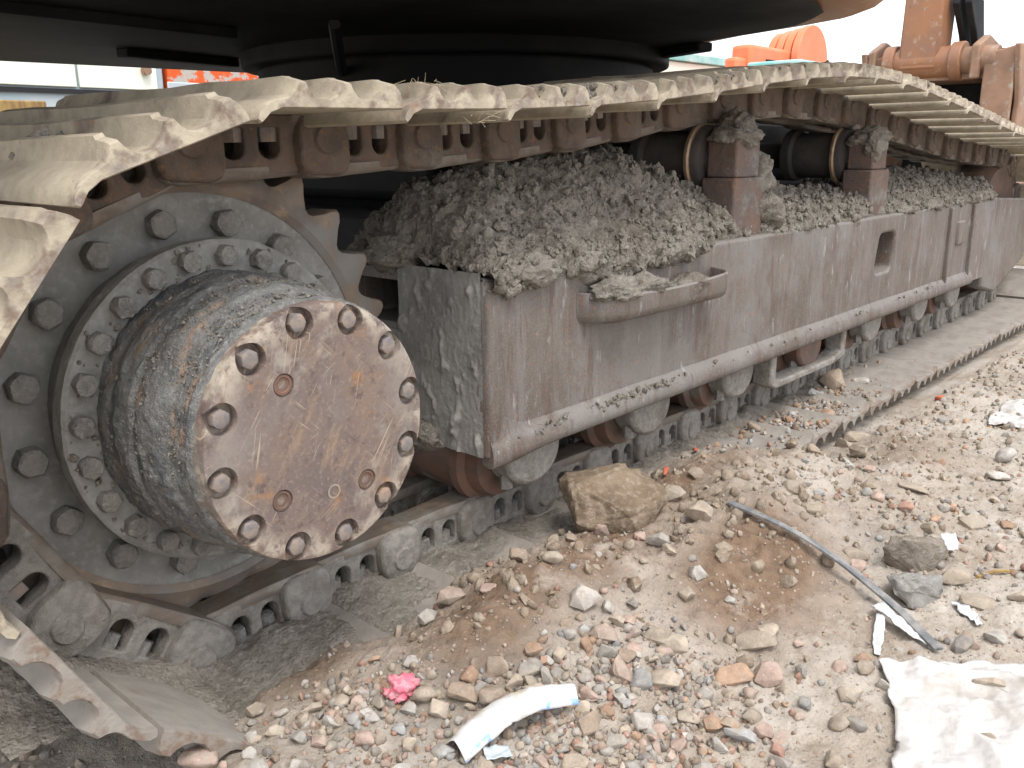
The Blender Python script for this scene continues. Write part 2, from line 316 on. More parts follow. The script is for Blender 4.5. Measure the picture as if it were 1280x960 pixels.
# ------------------------------------------------------------------ mesh toolkit
class MB:
    def __init__(s): s.v = []; s.f = []
    def add(s, v, f, m=None):
        o = len(s.v); s.v += [tuple((m @ Vector(p))[:]) if m is not None else tuple(p) for p in v]; s.f += [tuple(i+o for i in q) for q in f]; return s
    def box(s, a, b, m=None):
        x0, y0, z0 = a; x1, y1, z1 = b
        v = [(x0, y0, z0), (x1, y0, z0), (x1, y1, z0), (x0, y1, z0), (x0, y0, z1), (x1, y0, z1), (x1, y1, z1), (x0, y1, z1)]
        return s.add(v, [(0, 3, 2, 1), (4, 5, 6, 7), (0, 1, 5, 4), (1, 2, 6, 5), (2, 3, 7, 6), (3, 0, 4, 7)], m)
    def cyl(s, p0, p1, r0, r1=None, n=24, m=None, ph=0):
        r1 = r0 if r1 is None else r1; p0 = Vector(p0); p1 = Vector(p1); q = (p1-p0).to_track_quat('Z', 'Y').to_matrix(); v = []
        for p, r in ((p0, r0), (p1, r1)):
            for k in range(n):
                a = ph+2*math.pi*k/n; v.append(p+q @ Vector((r*math.cos(a), r*math.sin(a), 0)))
        return s.add(v, [(k, (k+1) % n, n+(k+1) % n, n+k) for k in range(n)]+[tuple(range(n))[::-1], tuple(range(n, 2*n))], m)
    def lathe(s, prof, n=64, c=(0, 0, 0), cap=True):            # prof: (y, r), axis along Y
        v = []; f = []
        for y, r in prof:
            for k in range(n):
                a = 2*math.pi*k/n; v.append((c[0]+r*math.cos(a), c[1]+y, c[2]+r*math.sin(a)))
        L = len(prof)
        for i in range(L-1):
            for k in range(n): f.append((i*n+k, i*n+(k+1) % n, (i+1)*n+(k+1) % n, (i+1)*n+k))
        if cap: f += [tuple(range(n))[::-1], tuple((L-1)*n+k for k in range(n))]
        return s.add(v, f)
    def prism(s, poly, fn0, fn1):                               # poly of (a,b); fn maps to 3D for the two ends
        n = len(poly); v = [fn0(*p) for p in poly]+[fn1(*p) for p in poly]
        return s.add(v, [(k, (k+1) % n, n+(k+1) % n, n+k) for k in range(n)]+[tuple(range(n))[::-1], tuple(range(n, 2*n))])
    def loft(s, secs, closed=True, caps=True):
        n = len(secs[0]); v = [p for q in secs for p in q]; f = []
        for i in range(len(secs)-1):
            for k in range(n if closed else n-1): f.append((i*n+k, i*n+(k+1) % n, (i+1)*n+(k+1) % n, (i+1)*n+k))
        if caps: f += [tuple(range(n))[::-1], tuple((len(secs)-1)*n+k for k in range(n))]
        return s.add(v, f)
    def mesh(s, name, ang=35):
        me = bpy.data.meshes.new(name); me.from_pydata(s.v, [], s.f); fix(me, ang); return me
    def build(s, name, mat, parent=None, ang=35, bev=0, seg=2):
        return place(name, s.mesh(name, ang), mat, parent, bev=bev, seg=seg)
def fix(me, ang=35):
    b = bmesh.new(); b.from_mesh(me); bmesh.ops.recalc_face_normals(b, faces=b.faces); b.to_mesh(me); b.free()
    me.shade_smooth(); me.set_sharp_from_angle(angle=R(ang))
def place(name, me, mat=None, parent=None, mw=None, bev=0, seg=2, color=None):
    o = bpy.data.objects.new(name, me); COL.objects.link(o)
    if mat is not None:
        mm = M[mat] if isinstance(mat, str) else mat
        if len(me.materials) == 0: me.materials.append(mm)
        elif me.materials[0] != mm: o.material_slots[0].link = 'OBJECT'; o.material_slots[0].material = mm
    if mw is not None: o.matrix_local = mw
    if parent: o.parent = parent
    if bev:
        m = o.modifiers.new('bevel', 'BEVEL'); m.width = bev; m.segments = seg; m.limit_method = 'ANGLE'; m.angle_limit = R(38)
    if color: o.color = (*color, 1)
    return o
def empty(name, loc=(0, 0, 0)):
    o = bpy.data.objects.new(name, None); COL.objects.link(o); o.location = loc; o.empty_display_size = .05; return o
def tag(o, label=None, cat=None, group=None, kind=None):
    for k, v in (('label', label), ('category', cat), ('group', group), ('kind', kind)):
        if v: o[k] = v
    return o
def np_mesh(name, V, F, ang=60):
    me = bpy.data.meshes.new(name); V = np.asarray(V, np.float32); F = np.asarray(F, np.int32); k = F.shape[1]
    me.vertices.add(len(V)); me.vertices.foreach_set('co', V.ravel()); me.loops.add(F.size); me.loops.foreach_set('vertex_index', F.ravel())
    me.polygons.add(len(F)); me.polygons.foreach_set('loop_start', np.arange(0, F.size, k, dtype=np.int32)); me.update(calc_edges=True)
    me.shade_smooth(); return me
def grid_faces(nu, nv):
    i = np.arange(nu-1)[:, None]*nv+np.arange(nv-1)[None]; return np.stack([i, i+nv, i+nv+1, i+1], -1).reshape(-1, 4)
def boolean(me, cut, ang=35):
    a = bpy.data.objects.new('a', me); b = bpy.data.objects.new('b', cut); COL.objects.link(a); COL.objects.link(b)
    m = a.modifiers.new('x', 'BOOLEAN'); m.object = b; m.operation = 'DIFFERENCE'; m.solver = 'EXACT'
    dg = bpy.context.evaluated_depsgraph_get(); r = bpy.data.meshes.new_from_object(a.evaluated_get(dg))
    bpy.data.objects.remove(a); bpy.data.objects.remove(b); r.shade_smooth(); r.set_sharp_from_angle(angle=R(ang)); return r
def curve_plate(loops, half, bev, ang=40):                       # flat plate with holes, in local (x, z), thickness along y
    cu = bpy.data.curves.new('c', 'CURVE'); cu.dimensions = '2D'; cu.fill_mode = 'BOTH'; cu.extrude = half-bev; cu.bevel_depth = bev; cu.bevel_resolution = 2; cu.offset = -bev
    for lp in loops:
        sp = cu.splines.new('POLY'); sp.points.add(len(lp)-1); sp.use_cyclic_u = True
        for p, q in zip(sp.points, lp): p.co = (q[0], q[1], 0, 1)
    o = bpy.data.objects.new('c', cu); COL.objects.link(o); dg = bpy.context.evaluated_depsgraph_get()
    me = bpy.data.meshes.new_from_object(o.evaluated_get(dg)); bpy.data.objects.remove(o)
    v = [(p.co.x, -p.co.z, p.co.y) for p in me.vertices]; f = [tuple(p.vertices) for p in me.polygons]; return v, f

# ------------------------------------------------------------------ ground: one sheet, fine near the camera, to the horizon
def axis(lo, hi, step, far):
    core = np.arange(lo, hi, step); g = step*1.25; a = []; x = hi
    while x < far: a.append(x); x += g; g *= 1.16
    b = []; x = lo-step; g = step*1.25
    while x > -far: b.append(x); x -= g; g *= 1.16
    return np.array(b[::-1]+list(core)+a)
gx = axis(-.75, 2.3, .0075, 500); gy = axis(-.80, .45, .0075, 500)
GX, GY = np.meshgrid(gx, gy, indexing='ij'); GZ = H(GX, GY)
gm = np_mesh('ground', np.stack([GX, GY, GZ], -1).reshape(-1, 3), grid_faces(len(gx), len(gy)))
def gauss(cx, cy, r1, r2, ang=0):
    c, s = math.cos(ang), math.sin(ang); u = (GX-cx)*c+(GY-cy)*s; v = -(GX-cx)*s+(GY-cy)*c; return np.exp(-(u/r1)**2-(v/r2)**2)
red = np.clip(1.3*gauss(.26, -.05, .20, .10, .5)+1.4*gauss(.80, -.27, .26, .13, .1)+1.1*gauss(.62, -.02, .24, .10, .3)+.7*gauss(1.0, .05, .2, .1)+.9*gauss(.02, .11, .12, .06)+.45*gauss(1.25, .02, .3, .15)+.4*gauss(1.9, -.2, .3, .15), 0, 1)
grey = np.clip(.8*gauss(-.4, .45, .3, .5)+.5*gauss(.05, -.15, .25, .12)+.6*gauss(1.15, -.42, .1, .1)+(GY > .35)*.8, 0, 1)
ca = gm.color_attributes.new('soil', 'FLOAT_COLOR', 'POINT')
ca.data.foreach_set('color', np.stack([red, grey, red*0, red*0+1], -1).astype(np.float32).ravel())
ground = place('ground', gm, 'soil'); tag(ground, 'trodden sandy soil of the yard with reddish brown patches', 'ground', kind='structure')

# ------------------------------------------------------------------ excavator
EX = empty('excavator', (1.9, 1.67, 0)); EXI = Matrix.Translation((-1.9, -1.67, 0))
tag(EX, 'large crawler excavator with rusty mud-caked track, seen close from the drive end', 'excavator')
def epart(name, me, mat, mw=None, bev=0, seg=2): return place(name, me, mat, EX, EXI @ (mw or Matrix()), bev, seg)
def sub(name, me, mat, parent, mw=None, bev=0): return place(name, me, mat, parent, mw, bev)

ZC = .4625; PZ = .066; YL = .262; P = .216; YS0, YS1 = .011, .735; YC = .373
# pin path: top run (+x), idler, bottom run (-x), sprocket
tx = [0, .25, .5, .75, 1.05, 1.25, 1.5, 1.9, 2.26, 2.76, 3.5, 4.35]; tz = [.857, .857, .866, .882, .910, .937, .964, .986, .972, .922, .838, .786]
def ztop(x): return float(np.interp(x, tx, tz))
xs_f = np.linspace(0, 4.35, 400); kz = np.interp(xs_f, tx, tz); kk = np.ones(31)/31; kz = np.convolve(np.pad(kz, 15, mode='edge'), kk, 'valid')
def ztop(x): return float(np.interp(x, xs_f, kz))
pins = []; x = .222
while x < 4.35:
    pins.append((x, ztop(x))); s = (ztop(x+.1)-ztop(x-.1 if x > .1 else 0))/.2; x += P/math.sqrt(1+s*s)
IX, IZ, IR = 4.35, .426, .36
a0 = math.pi/2-(x-4.35)/IR
nb = int((IX+.085)/P); xb = -.085+P*nb; a1 = -math.pi/2-(xb-IX)/IR*-1
n_id = max(3, round((a0-a1)*IR/P))
for k in range(n_id): a = a0+(a1-a0)*k/n_id; pins.append((IX+IR*math.cos(a), IZ+IR*math.sin(a)))
for k in range(nb, -1, -1): pins.append((-.085+P*k, PZ))
b0 = math.atan2(PZ-ZC, -.085); b0 += 2*math.pi; b1 = R(92.3); r_ = .392; N = 5
for k in range(1, N+1): a = b0+(b1-b0)*k/N; pins.append((r_*math.cos(a), ZC+r_*math.sin(a)))

pins = [(a, (b-.022 if abs(a+.085) < .01 else b-.007) if (b < .07 and a < .2) else b) for a, b in pins]      # the run sags under the sprocket
# shoe section (u along travel, w outward from the pin line)
prof = [(-.113, .024), (-.109, .033), (-.101, .043), (-.088, .0495), (-.074, .0515), (-.066, .0555), (-.0595, .067), (-.056, .079), (-.0455, .079), (-.042, .067), (-.0355, .0555), (-.026, .0505), (-.011, .0505), (-.002, .0555), (.0055, .067), (.009, .079),
        (.0195, .079), (.023, .067), (.0295, .0555), (.039, .0505), (.056, .0505), (.066, .0555), (.074, .067), (.078, .079), (.090, .079), (.097, .068), (.101, .052), (.102, .038), (.06, .038), (-.02, .038), (-.078, .038), (-.095, .032), (-.104, .023), (-.108, .020)]
SHIFT = -.036
def shoe_mesh(seed):
    mb = MB(); secs = []; rs = random.Random(seed); ln = YS1-YS0
    for v in [0, .004, .030, .034, .12, .22, .33, .45, .58, ln-.034, ln-.030, ln-.004, ln]:
        e = min(v, ln-v); k = min(1, max(0, (e-.002)/.030)); wear = rs.uniform(-.004, .001); wu = rs.uniform(-.001, .001)
        sec = []
        for u, wv in prof:
            if wv > .052: wv = .054+(wv-.054)*(.70+.30*k)+(wear*k if wv > .075 else 0)
            sec.append((u+SHIFT+wu*(wv > .052), v, wv+(.002*(1-min(1, e/.004))*(1 if wv < .04 else -1))))
        secs.append(sec)
    mb.loft(secs); return mb.mesh('track_shoe', 28)
shoes = [shoe_mesh(i) for i in range(5)]

# link: outer boss at the tail, two windows, rail along the inner edge
def arc(cx, cz, r, a, b, n): return [(cx+r*math.cos(R(a+(b-a)*k/(n-1))), cz+r*math.sin(R(a+(b-a)*k/(n-1)))) for k in range(n)]
def win(cx, wd, w0, w1): return [(cx-wd, w1), (cx+wd, w1)]+[(cx+wd*math.cos(R(a)), w0+wd+wd*-math.sin(R(a))) for a in range(0, 181, 20)]
outline = [(-.120, .040), (-.125, -.045), (-.085, -.051), (-.03, -.053), (.03, -.053), (.075, -.048), (.094, -.038), (.100, -.02), (.098, .02), (.092, .040)]
v1, f1 = curve_plate([outline, win(-.036, .0175, -.028, .020), win(.022, .0175, -.028, .020)], .018, .004)
boss = arc(-.108, -.002, .051, 0, 180, 15)+[(-.158, -.036), (-.152, -.050), (-.138, -.056), (-.082, -.060), (-.064, -.054), (-.057, -.038)]
def link_mesh(sgn):
    mb = MB(); mb.add([(a, sgn*b, c) for a, b, c in v1], f1)
    k = lambda p, q: (-.108+(p[0]+.108)*q, p[1]*q)
    mb.loft([[(k(p, .82)[0], -.038*sgn, k(p, .82)[1]) for p in boss], [(k(p, .95)[0], -.035*sgn, k(p, .95)[1]) for p in boss], [(p[0], -.027*sgn, p[1]) for p in boss], [(p[0], .02*sgn, p[1]) for p in boss]])
    mb.cyl((.108, .012*sgn, 0), (.108, .05*sgn, 0), .045, .045, 20)                        # inner end behind next boss
    mb.box((.05, .012*sgn, -.04), (.11, .045*sgn, .036))
    me = mb.mesh('track_link', 35); return me
def rail_mesh(sgn):
    mb = MB(); secs = []
    for u, top, yo in ((-.152, -.050, -.029), (-.142, -.059, -.0295), (-.11, -.0625, -.0295), (-.075, -.062, -.028), (-.045, -.0605, -.022), (.0, -.0595, -.019), (.05, -.0575, -.016), (.085, -.0545, -.010), (.100, -.048, -.004)):
        y0, y1 = yo*sgn, (.040 if u < .06 else .046)*sgn
        secs.append([(u, y0, -.040), (u, y0, top+.006), (u, y0+.004*sgn, top+.001), (u, (y0+y1)/2, top-.0012), (u, y1-.004*sgn, top+.001), (u, y1, top+.006), (u, y1, -.040)])
    mb.loft(secs); return mb.mesh('rail', 40)
LK = {1: link_mesh(1), -1: link_mesh(-1)}
v1, f1 = curve_plate([outline], .018, .004); LKS = {1: link_mesh(1), -1: link_mesh(-1)} 
RL = {1: rail_mesh(1), -1: rail_mesh(-1)}
mb = MB(); mb.lathe([(-.043, .015), (-.043, .021), (-.039, .024), (.19, .0225)], 24); PIN = mb.mesh('pin')
mb = MB(); mb.cyl((0, -.012, -.006), (0, -.012, .020), .0150, .0165, 6, ph=.4); NUT = mb.mesh('nut', 30)
mb = MB(); mb.lathe([(.02, .031), (.185, .031)], 20); BUSH = mb.mesh('bushing')
n = len(pins)
for i in range(n):
    a = Vector((pins[i][0], 0, pins[i][1])); b = Vector((pins[(i+1) % n][0], 0, pins[(i+1) % n][1]))
    d = b-a; L = d.length; X = d.normalized(); Zv = Vector((-X.z, 0, X.x)); c = (a+b)/2
    mw = Matrix(((X.x*L/P, 0, Zv.x, c.x), (0, 1, 0, 0), (X.z*L/P, 0, Zv.z, c.z), (0, 0, 0, 1)))
    low = c.z < .2; arcp = c.x < 0.02
    T = lambda y: mw @ Matrix.Translation((0, y, 0))
    tilt = Matrix.Rotation(random.uniform(-.006, .006), 4, 'Z') @ Matrix.Rotation(random.uniform(-.008, .008), 4, 'X')
    arcs = c.x < .06; epart('track_shoe', shoes[i % 5], 'shoe_low' if (low or (arcs and c.z < .42)) else 'shoe', mw @ Matrix.Diagonal((1.07 if arcs and not low else 1, 1, 1, 1)) @ Matrix.Translation((-.006 if (c.x < .06 and c.z > .4) else 0, YS0+random.uniform(-.003, .003), 0)) @ tilt)
    lm = 'link_low' if (low or (arcp and c.z < .4)) else 'link'
    for sgn, y in ((1, YL+.030), (-1, 2*YC-YL-.030)):
        if sgn < 0 and c.x > 1.6 and low: continue
        packed = c.z > .5 and c.x > 1.25; lk = epart('track_link', (LKS if packed else LK)[sgn], lm, T(y), bev=.003)
        sub('rail', RL[sgn], 'rail', lk)
        if sgn > 0:
            sub('pin', PIN, lm, lk, Matrix.Translation((-.108, 0, 0)))
            sub('bushing', BUSH, 'rail', lk, Matrix.Translation((-.108, 0, 0)))
            for u in (() if packed else (-.036, .022)):
                sub('nut', NUT, 'mudbolt' if low else 'bolt', lk, Matrix.Translation((u, .010, .004)) @ Matrix.Rotation(random.uniform(0, 1), 4, 'Z'))

# sprocket
def sprocket():
    mb = MB(); nt_ = 25; poly = []; ph = R(92.3)
    for k in range(nt_):
        a = ph+2*math.pi*k/nt_; st = 2*math.pi/nt_
        for da, r in ((-.20, .372), (-.10, .3625), (0, .3595), (.10, .3625), (.20, .372), (.30, .386), (.38, .400), (.455, .407), (.545, .407), (.62, .400), (.70, .386)):
            poly.append((r*math.cos(a+da*st), r*math.sin(a+da*st)))
    L = len(poly)
    def ring(y, inn): 
        out = []
        for px, pz in poly:
            r = math.hypot(px, pz); rr = .345+(r-.345)*(1-inn) if r > .38 else r-inn*.01
            out.append((px*rr/r, y, ZC+pz*rr/r))
        return out
    secs = [[(p[0]*.318/math.hypot(*p), .325, ZC+p[1]*.318/math.hypot(*p)) for p in poly], [(p[0]*.330/math.hypot(*p), .318, ZC+p[1]*.330/math.hypot(*p)) for p in poly],
            [(p[0]*.338/math.hypot(*p), .322, ZC+p[1]*.338/math.hypot(*p)) for p in poly], ring(.336, .10), ring(.342, 0), ring(.402, 0), ring(.408, .1),
            [(p[0]*.32/math.hypot(*p), .42, ZC+p[1]*.32/math.hypot(*p)) for p in poly], [(p[0]*.05/math.hypot(*p), .42, ZC+p[1]*.05/math.hypot(*p)) for p in poly]]
    mb.loft(secs, caps=False); return mb.mesh('sprocket', 30)
SP = epart('sprocket', sprocket(), 'tooth')
mb = MB(); mb.lathe([(.330, .02), (.330, .2), (.327, .32), (.34, .325)], 96, (0, 0, ZC), cap=False); sub('disc', mb.mesh('disc'), 'mudfilm', SP)
def lumpy_bolt(r, h, seed, sides=6, n_amp=.0016):
    mb = MB(); rs = random.Random(seed); secs = []
    for y, k in ((.004, 1.0), (-h*.75, 1.0), (-h*.93, .93), (-h, .78), (-h-.0005, .3)):
        secs.append([((r*k*(1/max(.88, math.cos(((q*30+15) % 60-30)*math.pi/180)*1.0) if 0 else 1)*(1 if q % 2 == 0 else .915)+rs.uniform(-n_amp, n_amp))*math.cos(q*math.pi/6), y+rs.uniform(-n_amp, n_amp), (r*k*(1 if q % 2 == 0 else .915)+rs.uniform(-n_amp, n_amp))*math.sin(q*math.pi/6)) for q in range(12)])
    mb.loft(secs); return mb.mesh('bolt', 32)
BB = [lumpy_bolt(.0225, .024, s, n_amp=.0012) for s in range(4)]; BF = [lumpy_bolt(.0165, .020, s+9) for s in range(4)]; BC = [lumpy_bolt(.0135, .013, s+20, n_amp=.0005) for s in range(3)]
def ringbolts(par, meshes, mat, nn, r, y, ph):
    for k in range(nn):
        a = ph+2*math.pi*k/nn
        sub('bolt', meshes[k % len(meshes)], mat, par, Matrix.Translation((r*math.cos(a), y, ZC+r*math.sin(a))) @ Matrix.Rotation(k*1.7, 4, 'Y') @ Matrix.Diagonal((1, random.uniform(.9, 1.1), 1, 1)))
ringbolts(SP, BB, 'mudbolt', 16, .2754, .329, .155)

# final drive: drum built as noisy lathe, flange, cover
def noisy_lathe(name, prof, n, amp, fr, ang=50, seed=0):
    V = []; pr = np.array(prof)
    # resample profile
    d = np.r_[0, np.cumsum(np.hypot(*np.diff(pr, axis=0).T))]; m = max(8, int(d[-1]/.004)); tt = np.union1d(np.linspace(0, d[-1], m), d)
    yy = np.interp(tt, d, pr[:, 0]); rr = np.interp(tt, d, pr[:, 1]); th = np.linspace(0, 2*np.pi, n, endpoint=False)
    Yg, Tg = np.meshgrid(yy, th, indexing='ij'); Rg = np.repeat(rr[:, None], n, 1)
    x0, z0 = Rg*np.cos(Tg), Rg*np.sin(Tg); k = np.clip(fbm(x0*6+seed, Yg*6, z0*6, 3)+.35, 0, 1)
    dn = amp*(fbm(x0*fr+seed, Yg*fr, z0*fr, 4)*.6 + k*billow(x0*fr*1.7, Yg*fr*1.7, z0*fr*1.7+seed, 3)*.55)
    Rg = Rg+dn; Yg = Yg-dn*.3
    V = np.stack([Rg*np.cos(Tg), Yg, ZC+Rg*np.sin(Tg)], -1).reshape(-1, 3); m = len(tt)
    F = grid_faces(m, n); k = np.arange(m-1)*n; F = np.concatenate([F, np.stack([k+n-1, k+n+n-1, k+n, k], -1)])
    me = np_mesh(name, V, F); fix(me, ang); return me
FD = epart('final_drive', noisy_lathe('final_drive', [(.016, .174), (.026, .1835), (.034, .1865), (.045, .181), (.075, .186), (.095, .195), (.120, .199), (.150, .197), (.156, .203), (.190, .205), (.212, .202), (.246, .204)], 300, .0062, 34), 'drum')
sub('flange', noisy_lathe('flange', [(.250, .16), (.247, .200), (.246, .246), (.250, .251), (.272, .252), (.276, .246), (.284, .246), (.286, .240), (.333, .236)], 220, .0022, 30, 45, 5), 'mudfilm', FD)
ringbolts(FD, BF, 'mudbolt', 24, .2275, .249, .2)
mb = MB(); mb.lathe([(0, .002), (0, .08), (0, .168), (0, .1735), (.0025, .180), (.008, .1822), (.026, .1822), (.028, .17), (.03, .01)], 128, (0, 0, ZC)); cov = mb.mesh('cover_plate')
cut = MB(); PH = 1.746
for k in range(12):
    a = PH-k*math.pi/6; c = (.161*math.cos(a), 0, ZC+.161*math.sin(a)); cut.lathe([(-.02, .0228), (.015, .0212)], 28, c)
plug = [(.100, 2.20), (.107, 3.95), (.112, 5.38)]
for r, a in plug: cut.lathe([(-.02, .0165), (.004, .0160)], 24, (r*math.cos(a), 0, ZC+r*math.sin(a)))
cov = boolean(cov, cut.mesh('cut'), 30)
CV = sub('cover_plate', cov, 'cover', FD)
for k in range(12):
    a = PH-k*math.pi/6; sub('bolt', BC[k % 3], 'bolt', FD, Matrix.Translation((.161*math.cos(a), .0145, ZC+.161*math.sin(a))) @ Matrix.Rotation(k*.9, 4, 'Y'))
for r, a in plug:
    mb = MB(); mb.lathe([(.004, .0150), (.0018, .0140), (.0016, .0108), (.0034, .0096), (.0034, .0064), (.012, .0058), (.012, .0005)], 24, cap=False); sub('plug', mb.mesh('plug'), 'roller', FD, Matrix.Translation((r*math.cos(a), 0, ZC+r*math.sin(a))))
# scratched ring mark on the cover
mb = MB()
for k in range(18):
    a, b = 2*math.pi*k/18, 2*math.pi*(k+1)/18; cx, cz = .010, ZC-.088; ra = .0095; q = []
    for aa in (a, b):
        for rr in (ra-.0016, ra+.0016): q.append((cx+rr*math.cos(aa), -.0008, cz+rr*math.sin(aa)))
    mb.add([q[0], q[1], q[3], q[2]], [(0, 1, 2, 3)])
sub('scratch_mark', mb.mesh('scratch_mark'), 'chalk', FD)

# track frame
XF0, XF1 = .47, 3.80; ZB, ZT = .262, .612; YF = .134; YB_ = .615
mb = MB(); mb.box((XF0, YF, ZB), (XF1, YB_, ZT)); fr = mb.mesh('track_frame')
cut = MB(); hole = arc(2.515, .520, .030, 0, 90, 5)+arc(2.425, .520, .030, 90, 180, 5)+arc(2.405, .445, .030, 180, 270, 5)+arc(2.505, .445, .030, 270, 360, 5)
cut.prism(hole, lambda a, b: (a, YF-.05, b), lambda a, b: (a, YF+.14, b))
cut.box((XF0-.05, .385, .50), (XF0+.16, .532, .587))
FRM = epart('track_frame', boolean(fr, cut.mesh('cut')), 'frame', bev=.010, seg=3)
# rolled lip along the lower edge, turning up the end
def sweep(path, r, ry, n=14):
    mb = MB(); secs = []
    for i, p in enumerate(path):
        p = Vector(p); tn = (Vector(path[min(i+1, len(path)-1)])-Vector(path[max(i-1, 0)])).normalized(); nn = Vector((0, -1, 0)); bn = tn.cross(nn).normalized()
        secs.append([p+nn*ry*math.cos(2*math.pi*k/n)+bn*r*math.sin(2*math.pi*k/n) for k in range(n)])
    mb.loft(secs); return mb
def lip_mesh():
    mb = MB(); secs = []
    xs = [.4705, .474, .484, .50, .53, .57, .62, .68]+list(np.arange(.78, 3.5, .10))
    for x in xs:
        k = sstep(.47, .66, x); zb = .246+.012*k; e = .55+.45*sstep(.47, .50, x); j1 = .002*float(fbm(x*5, 1.3, 0, 2)); j2 = .003*float(fbm(x*7, 4.3, 0, 2))
        o_ = .020*e+j1; zt = .318+j2+.05*(1-sstep(.47, .56, x))
        secs.append([(x, YF+.02, zb+.006), (x, YF+.004, zb), (x, YF-o_*.55, zb+.001), (x, YF-o_*.92, zb+.008), (x, YF-o_, zb+.020), (x, YF-o_*.9, zb+.034), (x, YF-o_*.55, zb+.046), (x, YF-o_*.22, zb+.055), (x, YF-.0010, zt), (x, YF+.02, zt)])
    mb.loft(secs); return mb.mesh('lip', 50)
sub('lip', lip_mesh(), 'frame', FRM)
def edge_band():
    mb = MB(); secs = []
    for z in np.linspace(.27, .606, 24):
        o_ = .0045+.0015*float(fbm(z*9, 2.2, 0, 2)); wd = .035+.006*float(fbm(z*6, 7.2, 0, 2))
        secs.append([(.4685-o_*.4, YF+.03, z), (.4685-o_*.5, YF+.002, z), (.472, YF-o_*.8, z), (.48, YF-o_, z), (.48+wd*.7, YF-o_*.8, z), (.48+wd, YF-.0005, z), (.48+wd, YF+.03, z)])
    mb.loft(secs); return mb.mesh('corner_band', 50)
sub('corner_band', edge_band(), 'frame', FRM)
# sloping yoke ahead of the frame, carrying the idler
mb = MB(); yk = [(XF1, ZT-.004), (4.60, .57), (4.70, .42), (4.5, .26), (4.05, .15), (XF1, .20)]
mb.prism(yk, lambda a, b: (a, YF+.03, b), lambda a, b: (a, YF+.09, b)); sub('idler_yoke', mb.mesh('idler_yoke'), 'frame', FRM, None, .01)
mb = MB(); mb.lathe([(.27, .05), (.27, .30), (.31, .33), (.33, .34), (.41, .34), (.43, .33), (.47, .30), (.47, .05)], 48, (IX, 0, IZ)); epart('idler', mb.mesh('idler'), 'roller')
# ribs near the front of the frame
for xr in (3.12, 3.42):
    mb = MB(); mb.box((xr, YF-.014, .30), (xr+.022, YF+.01, .600)); sub('rib', mb.mesh('rib'), 'frame', FRM, None, .004)
# weld bead of small height under the lip: grease fitting plate
mb = MB(); mb.box((3.24, YF-.008, .44), (3.33, YF+.01, .54)); sub('cover_tab', mb.mesh('cover_tab'), 'frame', FRM, None, .012)

# step: bent trough with rounded ends
def step():
    mb = MB(); secs = []; xs = np.linspace(.735, 1.275, 26)
    for x in xs:
        e = min((x-.735)/.10, (1.275-x)/.05, 1); e = math.sqrt(max(0, 1-(1-e)**2)); yo = YF+.004-.075*max(.12, e)
        z0 = .492+.006*(1-e); z1 = .555-.012*math.sin((x-.735)/.54*3.0)
        secs.append([(x, YF+.01, z0), (x, yo+.018, z0-.004), (x, yo+.006, z0+.004), (x, yo, z0+.018), (x, yo, z1-.004), (x, yo+.005, z1), (x, yo+.010, z1-.004), (x, yo+.012, z0+.026), (x, yo+.02, z0+.016), (x, YF+.01, z0+.014)])
    mb.loft(secs); return mb.mesh('step', 40)
sub('step', step(), 'frame', FRM)

# carrier rollers on posts
for cx in (1.50, 2.42):
    pw = .085; zt = .795
    mb = MB(); mb.box((cx-pw*.95, .160, ZT-.004), (cx+pw*.95, .258, .762)); mb.box((cx-pw*.78, .166, .762), (cx+pw*.70, .252, .858))
    ps = sub('roller_post', mb.mesh('roller_post'), 'post', FRM, None, .006)
    zr = .808; mb = MB(); mb.lathe([(.262, .04), (.264, .085), (.272, .089), (.30, .089), (.31, .076), (.44, .076), (.45, .088), (.48, .088), (.482, .05), (.50, .045), (.60, .045)], 40, (cx-.01, 0, zr))
    cr = epart('carrier_roller', mb.mesh('carrier_roller'), 'darkroller')
    mb = MB(); mb.lathe([(.286, .088), (.284, .096), (.288, .101), (.296, .101), (.300, .096), (.300, .088)], 48, (cx-.01, 0, zr), cap=False); sub('flange_ring', mb.mesh('flange_ring'), 'ring', cr)
    mb = MB(); mb.cyl((cx-.01, .25, zr), (cx-.01, .27, zr), .05, n=24); sub('end_cap', mb.mesh('end_cap'), 'darkroller', cr)

# bottom rollers with end collars bolted under the frame
for k, xr in enumerate((.64, 1.08, 1.52, 1.98, 2.50, 3.00, 3.42)):
    zr = .205; mb = MB(); mb.lathe([(.225, .03), (.232, .075), (.262, .082), (.270, .098), (.290, .100), (.300, .086), (.45, .086), (.46, .100), (.48, .098), (.49, .08), (.52, .07), (.53, .02)], 40, (xr-.03, 0, zr))
    ro = epart('track_roller', mb.mesh('track_roller'), 'roller')
    mb = MB(); col = [(xr-.085, ZB+.006)]+[(xr+.085*math.cos(R(a)), .232+.074*math.sin(R(a))) for a in range(180, 361, 12)]+[(xr+.085, ZB+.006)]
    mb.prism(col, lambda a, b: (a, .165, b), lambda a, b: (a, .228, b))
    sub('collar', mb.mesh('collar', 30), 'roller' if k == 3 else 'link_low', ro, None, .010)
    for s in (-1, 1):
        mb = MB(); mb.cyl((xr+s*.058, .195, .160), (xr+s*.058, .195, .190), .014, n=6); sub('bolt', mb.mesh('bolt'), 'mudbolt', ro)
# track guard between rollers
mb = MB(); gd = [(1.66, ZB+.005), (1.66, .165), (1.70, .150), (2.10, .150), (2.20, .165), (2.20, ZB+.005), (2.165, ZB+.005), (2.165, .185), (2.10, .172), (1.73, .172), (1.695, .185), (1.695, ZB+.005)]
mb.prism(gd, lambda a, b: (a, .140, b), lambda a, b: (a, .20, b)); G = epart('track_guard', mb.mesh('track_guard'), 'link_low', bev=.006)

